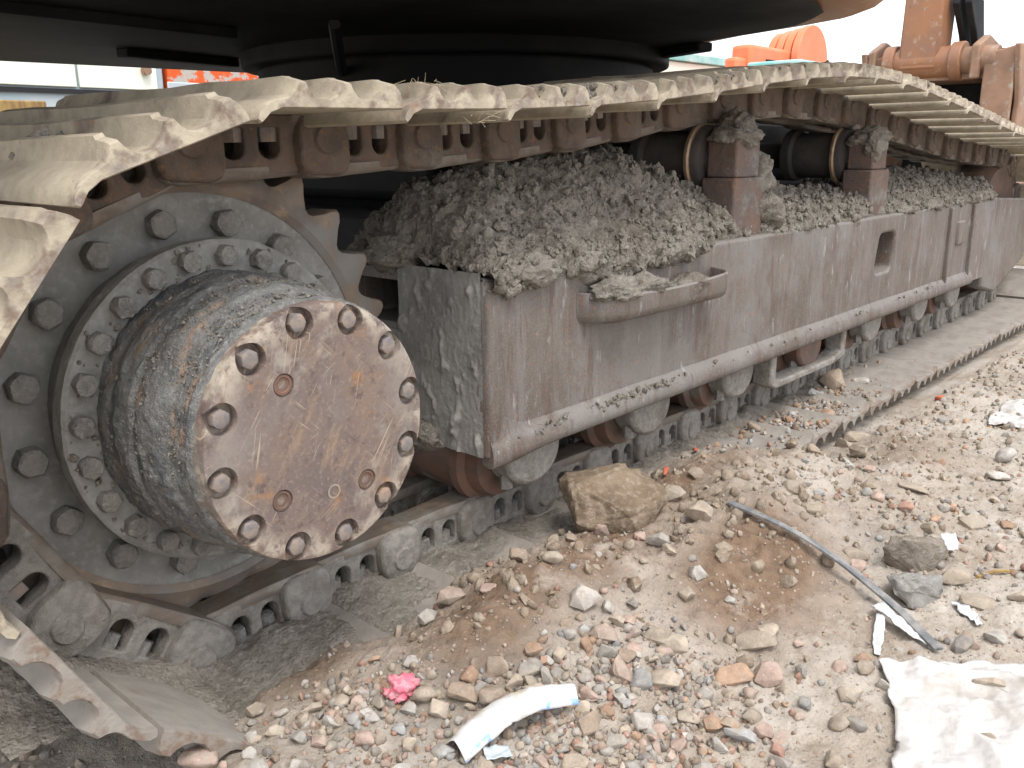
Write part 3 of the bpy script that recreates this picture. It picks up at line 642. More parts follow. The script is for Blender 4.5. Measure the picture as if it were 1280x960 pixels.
# car body and turntable
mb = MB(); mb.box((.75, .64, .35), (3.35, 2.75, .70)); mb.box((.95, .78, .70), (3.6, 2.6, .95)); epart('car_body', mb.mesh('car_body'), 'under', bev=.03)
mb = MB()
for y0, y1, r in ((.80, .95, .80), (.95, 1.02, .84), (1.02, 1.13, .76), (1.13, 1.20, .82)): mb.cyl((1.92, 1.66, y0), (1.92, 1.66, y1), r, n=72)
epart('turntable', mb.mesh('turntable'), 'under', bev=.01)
# upper structure
ub = [(-1.9, -.02), (1.35, -.06), (1.72, -.03), (1.93, .04), (2.05, .15), (2.12, .30), (2.22, .57), (2.48, 1.08), (2.62, 1.5), (2.7, 2.1), (2.3, 2.82), (1.795, 2.87), (.73, 3.02), (-1.9, 3.2)]
mb = MB(); cxy = (.6, 1.5)
def inset(p, k): return (cxy[0]+(p[0]-cxy[0])*k, cxy[1]+(p[1]-cxy[1])*k)
secs = [[(*inset(p, .9), 1.205) for p in ub], [(*inset(p, .985), 1.20) for p in ub], [(*inset(p, 1.0), 1.208) for p in ub], [(*inset(p, 1.018), 1.235) for p in ub], [(*inset(p, 1.024), 1.28) for p in ub], [(*inset(p, 1.024), 1.52) for p in ub]]
mb.loft(secs); U = epart('upper_structure', mb.mesh('upper_structure', 40), 'orangebrown')
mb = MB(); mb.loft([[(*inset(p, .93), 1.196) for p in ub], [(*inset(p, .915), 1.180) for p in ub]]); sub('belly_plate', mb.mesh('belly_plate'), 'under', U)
mb = MB(); mb.box((-1.8, .1, 1.521), (1.2, 3.0, 2.35)); sub('engine_housing', mb.mesh('engine_housing'), 'orangebrown', U, None, .05)
mb = MB(); mb.box((1.3, .15, 1.521), (2.2, .95, 2.9)); sub('cab', mb.mesh('cab'), 'orangebrown', U, None, .05)
for (xx, yy, ln, ang) in ((1.05, 2.2, .5, .2), (.35, 1.4, .9, .1), (2.2, .9, .5, 1.2)):                # stiffeners under the belly
    mb = MB(); mb.box((-ln/2, -.03, -.03), (ln/2, .03, .0)); sub('stiffener', mb.mesh('stiffener'), 'under', U, Matrix.Translation((xx, yy, 1.181)) @ Matrix.Rotation(ang, 4, 'Z'), .006)
mb = MB(); hp = [(.9+.1*t_, 1.1+.12*t_, 1.17-.09*math.sin(t_/6*math.pi)) for t_ in range(7)]; secs = []
for p in hp: secs.append([(p[0]+.012*math.cos(k*.785), p[1]-.012*math.cos(k*.785), p[2]+.014*math.sin(k*.785)) for k in range(8)])
mb.loft(secs); sub('hose', mb.mesh('hose'), 'black', U)
mb = MB(); mb.cyl((1.80, -.07, 1.275), (1.80, -.14, 1.275), .035, n=20); sub('work_lamp', mb.mesh('work_lamp'), 'bluegrey', U, None, .006)

# digging arm and bucket ahead of the tracks
mb = MB(); AX = 8.3
arm = [(AX-.16, 1.50), (AX+.20, 1.50), (AX+.32, 3.2), (AX-.05, 3.2)]
mb.prism(arm, lambda a, b: (a, 1.86, b), lambda a, b: (a, 2.20, b)); ARM = epart('arm', mb.mesh('arm'), 'orangebrown', bev=.02)
mb = MB(); mb.cyl((AX-.02, 1.74, 1.56), (AX-.02, 2.30, 1.56), .14, n=32); mb.cyl((AX-.02, 1.66, 1.56), (AX-.02, 1.76, 1.56), .17, n=32); mb.cyl((AX-.02, 2.24, 1.56), (AX-.02, 2.34, 1.56), .17, n=32); sub('pin_boss', mb.mesh('pin_boss', 30), 'orangebrown', ARM, None, .01)
mb = MB()
for y in (1.66, 1.76): mb.prism([(AX+.05, 2.25), (AX+.35, 2.1), (AX+.50, 1.75), (AX+.38, 1.62), (AX+.25, 1.80), (AX-.02, 2.05)], lambda a, b: (a, y, b), lambda a, b: (a, y+.06, b))
sub('linkage', mb.mesh('linkage'), 'under', ARM, None, .01)
mb = MB(); mb.cyl((AX+.12, 1.70, 2.1), (AX+.12, 1.70, 3.2), .06, n=20); sub('hydraulic_rod', mb.mesh('hydraulic_rod'), 'under', ARM)
BK = empty('bucket'); BK.parent = EX; BK.matrix_local = EXI
bw0, bw1 = 1.17, 2.52
side = [(AX-.22, 1.66), (AX+.55, 1.70), (AX+1.0, 1.45), (AX+1.15, .95), (AX+1.0, .45), (AX+.6, .12), (AX-.1, .05), (AX-.15, .12), (AX-.12, .55), (AX-.05, 1.2)]
for y in (bw0, bw1-.05):
    mb = MB(); mb.prism(side, lambda a, b: (a, y, b), lambda a, b: (a, y+.05, b)); sub('side_plate', mb.mesh('side_plate'), 'bucket', BK, None, .012)
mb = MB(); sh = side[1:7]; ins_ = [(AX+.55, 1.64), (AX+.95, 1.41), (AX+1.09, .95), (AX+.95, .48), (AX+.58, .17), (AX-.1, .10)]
mb.prism(sh+ins_[::-1], lambda a, b: (a, bw0+.05, b), lambda a, b: (a, bw1-.05, b)); sub('shell', mb.mesh('shell'), 'under', BK)  # near-black material paints the shade inside the caked bucket into its colour
for y0, y1 in ((bw0+.052, bw0+.30), (bw1-.25, bw1-.052)):
    mb = MB(); mb.prism([(y0, .35), (y1-.1, .35), (y1, 1.2), (y1, 1.60), (y0, 1.66)], lambda a, b: (AX-.13, a, b), lambda a, b: (AX-.07, a, b)); sub('side_cutter', mb.mesh('side_cutter'), 'bucket', BK, None, .012)
mb = MB(); mb.box((AX-.06, bw0+.05, 1.40), (AX+.60, bw1-.05, 1.46)); sub('top_plate', mb.mesh('top_plate'), 'bucket', BK, None, .01)
for y in (1.50, 2.40):
    mb = MB(); mb.prism([(AX-.18, 1.40), (AX+.45, 1.40), (AX+.42, 1.72), (AX+.10, 1.78), (AX-.18, 1.68)], lambda a, b: (a, y, b), lambda a, b: (a, y+.07, b)); sub('lug', mb.mesh('lug'), 'bucket', BK, None, .015)
mb = MB(); mb.cyl((AX-.02, 1.38, 1.56), (AX-.02, 1.74, 1.56), .12, n=28); sub('bucket_pin', mb.mesh('bucket_pin'), 'bucket', BK, None, .01)
for k in range(5):
    y = bw0+.12+k*.31; mb = MB(); mb.prism([(AX-.1, .02), (AX-.1, .12), (AX-.42, .05)], lambda a, b: (a, y, b), lambda a, b: (a, y+.1, b)); sub('tooth', mb.mesh('tooth'), 'bucket', BK, None, .01)

# ------------------------------------------------------------------ mud: heaps on the frame, film on the end plate, on posts and on the lower shoes
def mud_heap():
    xs = np.linspace(.465, 3.75, 620); nv = 130; tv = np.linspace(0, 1, nv)
    hx = np.interp(xs, [.465, .55, .7, .95, 1.15, 1.3, 1.45, 1.6, 1.75, 2.0, 2.2, 2.45, 2.7, 3.2, 3.75], [.07, .15, .195, .215, .215, .16, .12, .18, .16, .10, .07, .08, .125, .12, .09])
    drop = np.interp(xs, [.465, .50, .6, .7, .76, .85, 1.0, 1.1, 1.25, 1.5, 1.65, 2.0, 2.6, 3.0, 3.75], [.03, .035, .02, .008, .05, .05, .03, .04, .010, .02, .015, .008, .004, .006, .004])
    drop = drop+.012*fbm(xs*9, 0, 4.4, 3)
    slope = np.interp(xs, [.465, 1.3, 1.5, 1.75, 3.75], [.10, .12, .17, .13, .12])
    back = np.interp(xs, [.465, 1.2, 1.34, 1.60, 1.75, 2.2, 2.34, 2.5, 2.62, 3.75], [0, 0, .034, .034, .016, .020, .034, .034, .008, .012])+.008*fbm(xs*8, 1.1, 2.2, 3)*(xs > 1.25)
    V = np.zeros((len(xs), nv, 3))
    for i, x in enumerate(xs):
        h = hx[i]; bk = max(0, back[i]); dr = max(.0, drop[i]) if bk < .003 else 0
        py = [YF+.004+bk, YF-.010+bk, YF-.006+bk, YF+.03+bk, YF+slope[i], YC-.02, YC+.1, YB_-.03, YB_+.01]; pz = [ZT-dr-.004, ZT-dr*.7, ZT+.004, ZT+.03+h*.12, ZT+h*.72, ZT+h, ZT+h*.8, ZT+h*.2, ZT-.02]
        d = np.r_[0, np.cumsum(np.hypot(np.diff(py), np.diff(pz)))]; V[i, :, 0] = x; V[i, :, 1] = np.interp(tv*d[-1], d, py); V[i, :, 2] = np.interp(tv*d[-1], d, pz)
    # end taper
    e = sstep(.465, .52, xs)[:, None]; V[:, :, 2] = ZT-.01+(V[:, :, 2]-ZT+.01)*(.25+.75*e)
    du = np.gradient(V, axis=0); dv = np.gradient(V, axis=1); N_ = np.cross(du, dv); N_ /= np.linalg.norm(N_, axis=2)[..., None]+1e-9
    N_ *= np.sign(np.sum(N_*np.array([0, -.5, 1.]), 2).mean())
    X_, Y_, Z_ = V[..., 0], V[..., 1], V[..., 2]
    dn = .020*fbm(X_*11, Y_*11, Z_*11, 2)+.013*billow(X_*27, Y_*27, Z_*27, 3)+.007*billow(X_*75, Y_*75, Z_*75, 2)-.006
    k = sstep(0, .06, tv)[None]; dn = dn*(.25+.75*k)
    V += N_*dn[..., None]
    return np_mesh('mud_heap', V.reshape(-1, 3), grid_faces(len(xs), nv)), V
hm, HV = mud_heap()
tag(place('dried_mud', hm, 'mud'), 'crumbly grey mud heaped on top of the track frame', 'mud', kind='stuff')

def blob(seed, amp=.35, lev=2, fr=2.2):
    b = bmesh.new(); bmesh.ops.create_icosphere(b, subdivisions=lev, radius=1); v = np.array([p.co[:] for p in b.verts]); f = np.array([[q.index for q in p.verts] for p in b.faces]); b.free()
    k = 1+amp*fbm(v[:, 0]*fr*.5+seed*3.7, v[:, 1]*fr*.5, v[:, 2]*fr*.5, 3); return v*k[:, None], f
def hull_stone(seed, npt=13, round_=.35, flat=1.0):
    rs = np.random.default_rng(seed); p = rs.normal(size=(npt, 3)); p /= np.linalg.norm(p, axis=1)[:, None]; p *= rs.uniform(.8, 1.05, size=(npt, 1))
    b = bmesh.new(); [b.verts.new(q) for q in p]; r = bmesh.ops.convex_hull(b, input=b.verts)
    bmesh.ops.delete(b, geom=[g for g in b.verts if not g.link_faces], context='VERTS')
    bmesh.ops.bevel(b, geom=list(b.edges), offset=.09+.1*round_, segments=2, affect='EDGES', profile=.5, clamp_overlap=True)
    bmesh.ops.triangulate(b, faces=b.faces); b.verts.index_update()
    v = np.array([q.co[:] for q in b.verts]); f = np.array([[q.index for q in a.verts] for a in b.faces]); b.free()
    ln = np.linalg.norm(v, axis=1)[:, None]; v = v*(1-round_*.35)+v/ln*round_*.35*.95
    v *= (1+.10*fbm(v[:, 0]*1.6+seed, v[:, 1]*1.6, v[:, 2]*1.6, 3))[:, None]; return v, f
def rotm(rs, tiltmax=math.pi):
    from mathutils import Euler
    return np.array(Euler((rs.uniform(-tiltmax, tiltmax), rs.uniform(-tiltmax, tiltmax), rs.uniform(0, 6.3))).to_matrix())
def scatter(name, protos, P_, S_, mat, cols=None, rs=None):
    V = []; F = []; C = []; o = 0; rs = rs or np.random.default_rng(1)
    for i, (p, s) in enumerate(zip(P_, S_)):
        v, f = protos[i % len(protos)]; sc = np.array([1, rs.uniform(.65, 1), rs.uniform(.5, .85)])*s
        V.append((v*sc) @ rotm(rs).T+p); F.append(f+o); o += len(v)
        if cols is not None: C.append(np.repeat(np.array([[*cols[i], 1]]), len(v), 0))
    me = np_mesh(name, np.concatenate(V), np.concatenate(F)); me.set_sharp_from_angle(angle=R(50))
    if cols is not None:
        ca = me.color_attributes.new('tint', 'FLOAT_COLOR', 'POINT'); ca.data.foreach_set('color', np.concatenate(C).astype(np.float32).ravel())
    return place(name, me, mat)
blobs1 = [blob(s, .5, 1, 2.6) for s in range(6)]; blobs2 = [blob(s, .75, 2, 3.4) for s in range(8)]
nu, nv = HV.shape[:2]; rs = np.random.default_rng(5)
def crumbs(name, N_, mean, lo, hi, pr, label):
    ii = rs.integers(2, nu-2, N_); jj = (rs.beta(1.3, 2.2, N_)*(nv*.72)).astype(int)+3; ss = np.clip(np.exp(rs.normal(mean, .45, N_)), lo, hi)
    tag(scatter(name, pr, HV[ii, jj]+rs.normal(size=(N_, 3))*.002, ss, 'mud', rs=rs), label, 'mud', kind='stuff')
crumbs('mud_clods', 2300, -4.75, .004, .017, blobs2, 'rounded grey mud clods lying on the heap'); crumbs('mud_crumbs', 4200, -5.6, .0018, .008, blobs1, 'loose grey mud crumbs lying on the heap')
def mud_lump(c, s, seed, lev=4):
    v, f = blob(seed, .35, lev, 2.4); v = v*np.array(s); d = np.linalg.norm(v, axis=1)[:, None]; q = v+np.array(c)
    v = v+v/d*(.010*billow(q[:, 0]*38, q[:, 1]*38, q[:, 2]*38, 3)+.005*billow(q[:, 0]*95, q[:, 1]*95, q[:, 2]*95, 2))[:, None]
    return v+np.array(c), f
V = []; F = []; o = 0
for c, s, sd_ in (((1.50, .21, .862), (.070, .050, .022), 1), ((1.52, .215, .892), (.038, .036, .030), 2), ((2.42, .21, .862), (.065, .050, .028), 4), ((2.385, .175, .84), (.035, .020, .035), 6), 
                   ((.60, .14, .612), (.05, .03, .02), 9), ((1.62, .20, .67), (.05, .06, .05), 10), ((.82, .10, .553), (.06, .03, .018), 11), ((.93, .10, .545), (.07, .028, .016), 12), ((1.12, .10, .532), (.08, .028, .012), 13), ((.47, .33, .280), (.022, .06, .022), 14), ((1.62, .21, .76), (.035, .04, .05), 15), ((.49, .40, .64), (.05, .07, .03), 16)):
    v, f = mud_lump(c, s, sd_); V.append(v); F.append(f+o); o += len(v)
tag(place('mud_lumps', np_mesh('mud_lumps', np.concatenate(V), np.concatenate(F)), 'mud'), 'grey mud lumps stuck on the roller posts and step', 'mud', kind='stuff')
# caked film on the frame's end plate
ys = np.linspace(YF+.012, .60, 150); zs = np.linspace(ZB+.004, ZT+.01, 120); Yg, Zg = np.meshgrid(ys, zs, indexing='ij')
dn = .003+.002*np.clip(fbm(Yg*8, .3, Zg*5, 3)+.3, 0, 1)+.0009*billow(Yg*110, 1.7, Zg*30, 3)
drip = np.clip(fbm(Yg*30, 3.3, Zg*15, 3)-.40, 0, 1)*.018; hole_ = (Yg > .375) & (Yg < .545) & (Zg > .49)
X_ = XF0-np.maximum(.0012, dn+drip); X_[hole_] = XF0+.17
tag(place('mud_coat', np_mesh('mud_coat', np.stack([X_, Yg, Zg], -1).reshape(-1, 3), grid_faces(150, 120)), 'mudfilm'), 'thin grey mud coat on the end plate of the track frame', 'mud', kind='stuff')
# mud packed on the lower shoes around the links
xs = np.linspace(-.42, 2.6, 520); ys = np.linspace(.09, .50, 80); Xg, Yg = np.meshgrid(xs, ys, indexing='ij')
base = PZ-.038; curve = np.where(Xg < -.10, (r_+.035)-np.sqrt(np.maximum(0, (r_+.035)**2-np.minimum(.30, -Xg-.0)**2)), 0)
near = sstep(.13, .27, Yg); hz = base-.006-.02*sstep(1.35, 1.6, Xg)*(1-sstep(.16, .26, Yg))+near*(.020+.020*fbm(Xg*7, Yg*7, 5.5, 3))+.007*fbm(Xg*9, Yg*9, 8.1, 3)+.004*billow(Xg*50, Yg*50, .2, 3)-.001
hz = np.minimum(hz, base+.05)+curve-.014*(1-sstep(-.02, .20, Xg))
tag(place('packed_mud', np_mesh('packed_mud', np.stack([Xg, Yg, hz], -1).reshape(-1, 3), grid_faces(520, 80)), 'mud'), 'grey mud packed between the lower track links and shoes', 'mud', kind='stuff')

rs = np.random.default_rng(31); P_ = []; S_ = []
for _ in range(170):
    x = rs.choice([rs.normal(.86, .05), rs.normal(1.0, .07), rs.normal(.62, .05), rs.uniform(.6, 3.0)], p=[.35, .35, .1, .2]); P_.append((x, YF-.010-rs.uniform(0, .010), .297+rs.uniform(-.006, .014))); S_.append(float(np.clip(np.exp(rs.normal(-5.7, .5)), .0012, .009)))
for _ in range(1500):
    a = rs.normal(R(118), R(42)); y = rs.choice([rs.normal(.10, .04), rs.uniform(.03, .24)]); y = min(max(y, .035), .243); r0 = np.interp(y, [.03, .075, .12, .25], [.185, .187, .200, .205]); P_.append((r0*math.cos(a), y, ZC+r0*math.sin(a))); S_.append(float(np.clip(np.exp(rs.normal(-6.5, .45)), .0007, .0045)))
for _ in range(160):
    a = rs.uniform(0, 6.28); r0 = rs.uniform(.205, .246); P_.append((r0*math.cos(a), .246, ZC+r0*math.sin(a))); S_.append(float(np.clip(np.exp(rs.normal(-5.7, .5)), .0015, .009)))
tag(scatter('mud_specks', blobs1, np.array(P_), S_, 'mud', rs=rs), 'grey mud specks stuck to the drive drum and the frame lip', 'mud', kind='stuff')
#STONES#
# ------------------------------------------------------------------ stones
STONES = [(0.298, 0.07, 0.0243, 0.0172, 'pinktan'), (0.223, 0.052, 0.0178, 0.0151, 'grey'), (0.442, 0.037, 0.0224, 0.0149, 'brown'), (0.609, 0.287, 0.016, 0.0125, 'brick'), (0.33, 0.009, 0.0197, 0.0099, 'pink'), (0.416, -0.135, 0.029, 0.0235, 'whitegrey'), (0.442, -0.168, 0.0166, 0.0152, 'pale'), (0.183, -0.148, 0.0184, 0.0209, 'brown'), (0.17, -0.118, 0.0111, 0.0111, 'brown'), (0.138, -0.133, 0.0133, 0.0145, 'rust'), (0.109, -0.149, 0.0213, 0.0189, 'brown'), (0.133, -0.19, 0.0223, 0.0188, 'brown'), (0.219, -0.184, 0.0197, 0.0148, 'grey'), (0.227, -0.213, 0.0086, 0.0232, 'grey'), (0.248, -0.213, 0.0099, 0.0148, 'grey'), (0.178, -0.188, 0.0144, 0.0181, 'tan'), (0.204, -0.205, 0.0157, 0.0109, 'tan'), (0.192, -0.218, 0.0192, 0.0096, 'cream'), (0.256, -0.16, 0.0152, 0.0127, 'rust'), (0.288, -0.188, 0.0128, 0.014, 'tan'), (0.067, -0.142, 0.0186, 0.0151, 'cream'), (0.064, -0.115, 0.0176, 0.0152, 'tan'), (0.332, -0.17, 0.0118, 0.0105, 'pale'), (0.364, -0.176, 0.012, 0.0106, 'blue'), (0.342, -0.198, 0.0143, 0.0157, 'rust'), (0.356, -0.23, 0.0169, 0.0156, 'pale'), (0.341, -0.272, 0.019, 0.0266, 'pinktan'), (0.354, -0.297, 0.0177, 0.0214, 'blue'), (0.378, -0.326, 0.024, 0.0214, 'cream'), (0.375, -0.258, 0.0181, 0.0116, 'brown'), (0.466, -0.258, 0.023, 0.0163, 'tan'), (0.476, -0.282, 0.0243, 0.0162, 'cream'), (0.403, -0.252, 0.0158, 0.0118, 'pink'), (0.432, -0.229, 0.0135, 0.0094, 'pink'), (0.27, -0.269, 0.0208, 0.0159, 'pink'), (0.298, -0.297, 0.011, 0.011, 'pale'), (0.259, -0.303, 0.0108, 0.012, 'rust'), (0.213, -0.303, 0.0187, 0.0234, 'brown'), (0.284, -0.349, 0.0214, 0.0178, 'whitegrey'), (-0.045, -0.112, 0.0133, 0.0166, 'pink'), (-0.012, -0.078, 0.0172, 0.0092, 'pale'), (-0.011, -0.163, 0.0121, 0.0099, 'tan'), (0.008, -0.002, 0.0144, 0.0108, 'cream'), (0.013, -0.069, 0.0129, 0.0105, 'tan'), (0.682, -0.205, 0.0182, 0.0213, 'pale'), (0.67, -0.28, 0.0103, 0.0088, 'pale'), (0.601, -0.369, 0.0318, 0.0235, 'tan'), (0.634, -0.377, 0.0238, 0.0182, 'tan'), (0.492, -0.384, 0.03, 0.0157, 'rust'), (0.537, -0.423, 0.0236, 0.021, 'pink'), (0.515, -0.399, 0.0223, 0.0157, 'brown'), (0.371, -0.463, 0.0237, 0.0166, 'blue'), (0.338, -0.452, 0.014, 0.014, 'pale'), (0.378, -0.439, 0.0168, 0.0108, 'rust'), (0.365, -0.42, 0.0144, 0.0144, 'rust'), (0.411, -0.51, 0.0166, 0.0154, 'pink'), (0.384, -0.516, 0.0128, 0.0104, 'brick'), (0.507, -0.559, 0.0182, 0.0134, 'tan'), (0.513, -0.578, 0.0157, 0.0133, 'dark'), (0.577, -0.543, 0.0216, 0.0114, 'cream'), (0.407, -0.588, 0.0215, 0.017, 'tan'), (0.361, -0.528, 0.0194, 0.0091, 'grey'), (0.584, -0.462, 0.0106, 0.0132, 'grey'), (0.643, -0.498, 0.0134, 0.0107, 'pink'), (0.665, -0.535, 0.0133, 0.0133, 'tan'), (0.997, -0.39, 0.0195, 0.0162, 'pink'), (1.042, -0.366, 0.0267, 0.02, 'tan'), (1.099, -0.546, 0.0304, 0.0176, 'tan'), (1.036, -0.608, 0.0336, 0.0183, 'tan'), (0.754, -0.7, 0.0232, 0.0129, 'tan'), (0.759, -0.73, 0.0217, 0.0115, 'pale'), (0.908, -0.669, 0.0183, 0.0141, 'pale'), (0.855, -0.629, 0.021, 0.014, 'dark'), (1.399, -0.493, 0.0347, 0.0201, 'tan'), (1.461, -0.551, 0.0165, 0.011, 'rust'), (1.985, -0.422, 0.0315, 0.027, 'white'), (2.274, -0.163, 0.0181, 0.0129, 'blue'), (1.954, -0.005, 0.0445, 0.0198, 'tan'), (1.749, -0.103, 0.0342, 0.0251, 'tan'), (1.843, -0.014, 0.0287, 0.0168, 'tan'), (1.407, -0.109, 0.0183, 0.0142, 'brown'), (1.28, -0.32, 0.0147, 0.0147, 'pink'), (1.414, -0.356, 0.0343, 0.0114, 'tan'), (1.828, -0.445, 0.032, 0.0149, 'white'), (1.278, -0.384, 0.0162, 0.0126, 'brick'), (0.888, 0.318, 0.0356, 0.0257, 'brown'), (0.707, -0.056, 0.0129, 0.0129, 'pink'), (0.713, -0.096, 0.0208, 0.0208, 'grey'), (0.701, -0.137, 0.0188, 0.0125, 'tan'), (0.827, -0.118, 0.0264, 0.0248, 'tan'), (0.902, -0.008, 0.0265, 0.023, 'tan'), (0.767, -0.212, 0.0204, 0.0172, 'brown'), (0.602, -0.229, 0.0175, 0.0131, 'tan'), (0.465, -0.025, 0.0191, 0.0162, 'tan'), (1.088, -0.249, 0.021, 0.014, 'tan'), (1.123, -0.184, 0.0271, 0.0163, 'tan'), (1.239, -0.447, 0.0226, 0.0174, 'tan'), (0.643, -0.574, 0.0155, 0.0091, 'pale'), (0.514, -0.503, 0.015, 0.0113, 'blue'), (0.417, -0.375, 0.0139, 0.0114, 'grey'), (0.35, -0.388, 0.0157, 0.0121, 'tan'), (0.287, -0.412, 0.0139, 0.0116, 'pink'), (0.221, -0.346, 0.015, 0.0115, 'pale'), (0.155, -0.281, 0.0126, 0.0091, 'grey'), (0.003, -0.129, 0.0113, 0.009, 'blue'), (-0.051, 0.004, 0.0152, 0.0105, 'cream'), (-0.049, -0.051, 0.016, 0.0114, 'pale'), (-0.105, -0.044, 0.0144, 0.01, 'pale'), (-0.112, 0.004, 0.0136, 0.0091, 'cream'), (-0.102, 0.071, 0.0153, 0.013, 'tan'), (-0.092, -0.071, 0.0132, 0.0099, 'pink')]
HUE = {'pinktan': (.44, .31, .25), 'grey': (.29, .28, .265), 'brown': (.28, .19, .125), 'brick': (.42, .17, .11), 'pink': (.46, .30, .245), 'whitegrey': (.52, .48, .44), 'pale': (.47, .46, .43),
       'rust': (.43, .225, .12), 'tan': (.38, .305, .225), 'cream': (.52, .43, .33), 'blue': (.34, .365, .385), 'dark': (.15, .15, .155), 'white': (.60, .58, .55)}
WORD = {'pinktan': 'pinkish tan', 'grey': 'grey', 'brown': 'brown', 'brick': 'brick red', 'pink': 'pale pink', 'whitegrey': 'white and grey', 'pale': 'pale grey', 'rust': 'orange brown', 'tan': 'tan', 'cream': 'cream', 'blue': 'bluish grey', 'dark': 'dark grey', 'white': 'white'}
OWN = {0: 'pinkish angular stone at the soil edge of a lower track shoe', 1: 'grey stone leaning beside the pinkish stone on the shoe edge', 2: 'rounded brown stone on the soil just below the boulder', 5: 'large white and grey stone in the middle of the rubble',
       6: 'pale grey blocky stone right beside the large white and grey stone', 7: 'rounded brown stone above the pair of brown stones by the white pack', 10: 'left of two brown stones above the white plastic pack', 11: 'right of two brown stones touching the top of the white plastic pack',
       13: 'thin upright grey slab of stone above the white pack', 18: 'orange triangular chip on the bare brown soil above the pack', 20: 'cream angular stone right below the pink rag', 26: 'tall pinkish stone left of the bluish stone by the dark hollow',
       27: 'bluish grey stone between the tall pinkish stone and the cream stone', 28: 'cream orange stone under the dark hollow in the pebbles', 31: 'long cream stone lying over the dark hollow in the pebbles', 37: 'brown and white stone just right of the white pack',
       38: 'white stone with an orange stain low in the pebble patch', 44: 'pale grey square block on the reddish soil slope', 46: 'broad tan clod at the foot of the reddish soil slope', 48: 'flat orange brown slab left of the pale pink oval stone',
       49: 'pale pink oval stone right of the orange brown slab', 51: 'largest pale bluish stone in the gravel at the bottom', 56: 'small brick red stone in the gravel at the bottom', 58: 'dark grey stone where the gravel meets bare soil',
       60: 'large tan brown stone at the bottom edge beside bare soil', 72: 'dark grey stone right of the crumpled white wrapper', 73: 'broad tan stone on the soil above the big lump', 75: 'white rounded stone alone on the bare ground at far right',
       76: 'small bluish pebble on bare ground beside the exposed shoe teeth', 77: 'long tan stone against the first exposed shoe teeth', 81: 'small brown stone under the shoe edge where the soil heap ends', 83: 'flat white chunk just below the lone white stone',
       85: 'brown stone wedged left of the boulder against the links'}
protos = [hull_stone(s, 12+s % 8, .55+.14*(s % 4)) for s in range(18)]
pm = []
for v, f in protos:
    me = np_mesh('stone', v, f); me.set_sharp_from_angle(angle=R(42)); me.materials.append(M['stone']); pm.append(me)
def dust(col, k=.42):
    g = random.uniform(.85, 1.12); return tuple(min(.8, (c*(1-k)+d*k)*g) for c, d in zip(col, (.45, .395, .325)))
def stone(name, i, x, y, sx, sy, col, label, group=None, z=None, sink=.35):
    j = (i*7+3) % len(pm); sx *= 1.2; sy *= 1.2; sz = min(sx, sy)*random.uniform(.75, .95); sy_ = (sx+sy)/2*random.uniform(.75, 1)
    zz = float(H(x, y)) if z is None else z
    m = Matrix.Translation((x, y, zz+sz*(1-sink)*.8)) @ Matrix.Rotation(-YAW+random.uniform(-.5, .5), 4, 'Z') @ Matrix.Rotation(random.uniform(-.35, .35), 4, 'X') @ Matrix.Rotation(random.uniform(-.35, .35), 4, 'Y') @ Matrix.Diagonal((sx*1.04, sy_, max(sz, sy*.9), 1))
    o = place(name, pm[j], None, None, m, color=dust(col)); tag(o, label, 'stone', group); return o
for i, (x, y, sx, sy, c) in enumerate(STONES):
    if i in OWN: stone('stone', i, x, y, sx, sy, HUE[c], OWN[i], 'stones in the rubble')
    else: stone('stone', i, x, y, sx, sy, HUE[c], WORD[c]+' stone among similar ones in the rubble before the track', 'stones in the rubble')['LM'] = WORD[c]+' stone'
# stones lying on the exposed shoes
for i, (x, y, sx, sy, c, lb) in enumerate([(1.642, .178, .026, .014, 'brown', 'brown stone lying alone on the first exposed shoe'), (2.27, .20, .05, .038, 'brown', 'big brown wedge shaped stone under the frame by the guard'), (1.93, .075, .034, .013, 'rust', 'flat orange brown stone on the middle of an exposed shoe'),
                                           (2.37, .155, .045, .010, 'white', 'flat white stone on a shoe right of the brown wedge stone'), (2.12, .20, .032, .018, 'blue', 'bluish stone on a shoe left of the brown wedge stone')]):
    stone('stone', 40+i, x, y, sx, sy, HUE[c], lb, 'stones on the lower shoes', z=.030, sink=.2)
# boulder and lumps
def lump(name, c, s, seed, mat, label, cat, rot=0, fr=22, lev=5, npt=12):
    v, f = hull_stone(seed, npt, .3)
    b = bmesh.new(); vs2 = [b.verts.new(p) for p in v]
    for q in f: b.faces.new([vs2[k] for k in q])
    bmesh.ops.subdivide_edges(b, edges=b.edges, cuts=3, use_grid_fill=True); bmesh.ops.triangulate(b, faces=b.faces); b.verts.index_update()
    v = np.array([p.co[:] for p in b.verts]); f = np.array([[q.index for q in p.verts] for p in b.faces]); b.free()
    v = v*np.array(s); ln = np.linalg.norm(v, axis=1)[:, None]
    v = v+v/ln*(.010*fbm(v[:, 0]*fr*.6+seed, v[:, 1]*fr*.6, v[:, 2]*fr*.6, 3)+.0055*billow(v[:, 0]*fr*1.8+seed, v[:, 1]*fr*1.8, v[:, 2]*fr*1.8, 3))[:, None]
    me = np_mesh(name, v, f); o = place(name, me, mat, None, Matrix.Translation(c) @ Matrix.Rotation(rot, 4, 'Z')); tag(o, label, cat); return o
lump('boulder', (.745, .060, float(H(.745, .060))+.062), (.146, .098, .120), 21, 'clod', 'large brown earthy boulder lying against the lower track links', 'boulder', -YAW+.15)
lump('earth_lump', (1.10, -.455, float(H(1.10, -.455))+.036), (.080, .058, .058), 32, 'greyclod', 'large tan earth lump right of the rubber strip', 'earth lump', -YAW)
lump('earth_lump', (.985, -.50, float(H(.985, -.50))+.014), (.066, .05, .040), 35, 'mudfilm', 'dark grey crumbling lump just below the large tan lump', 'earth lump', -.4)
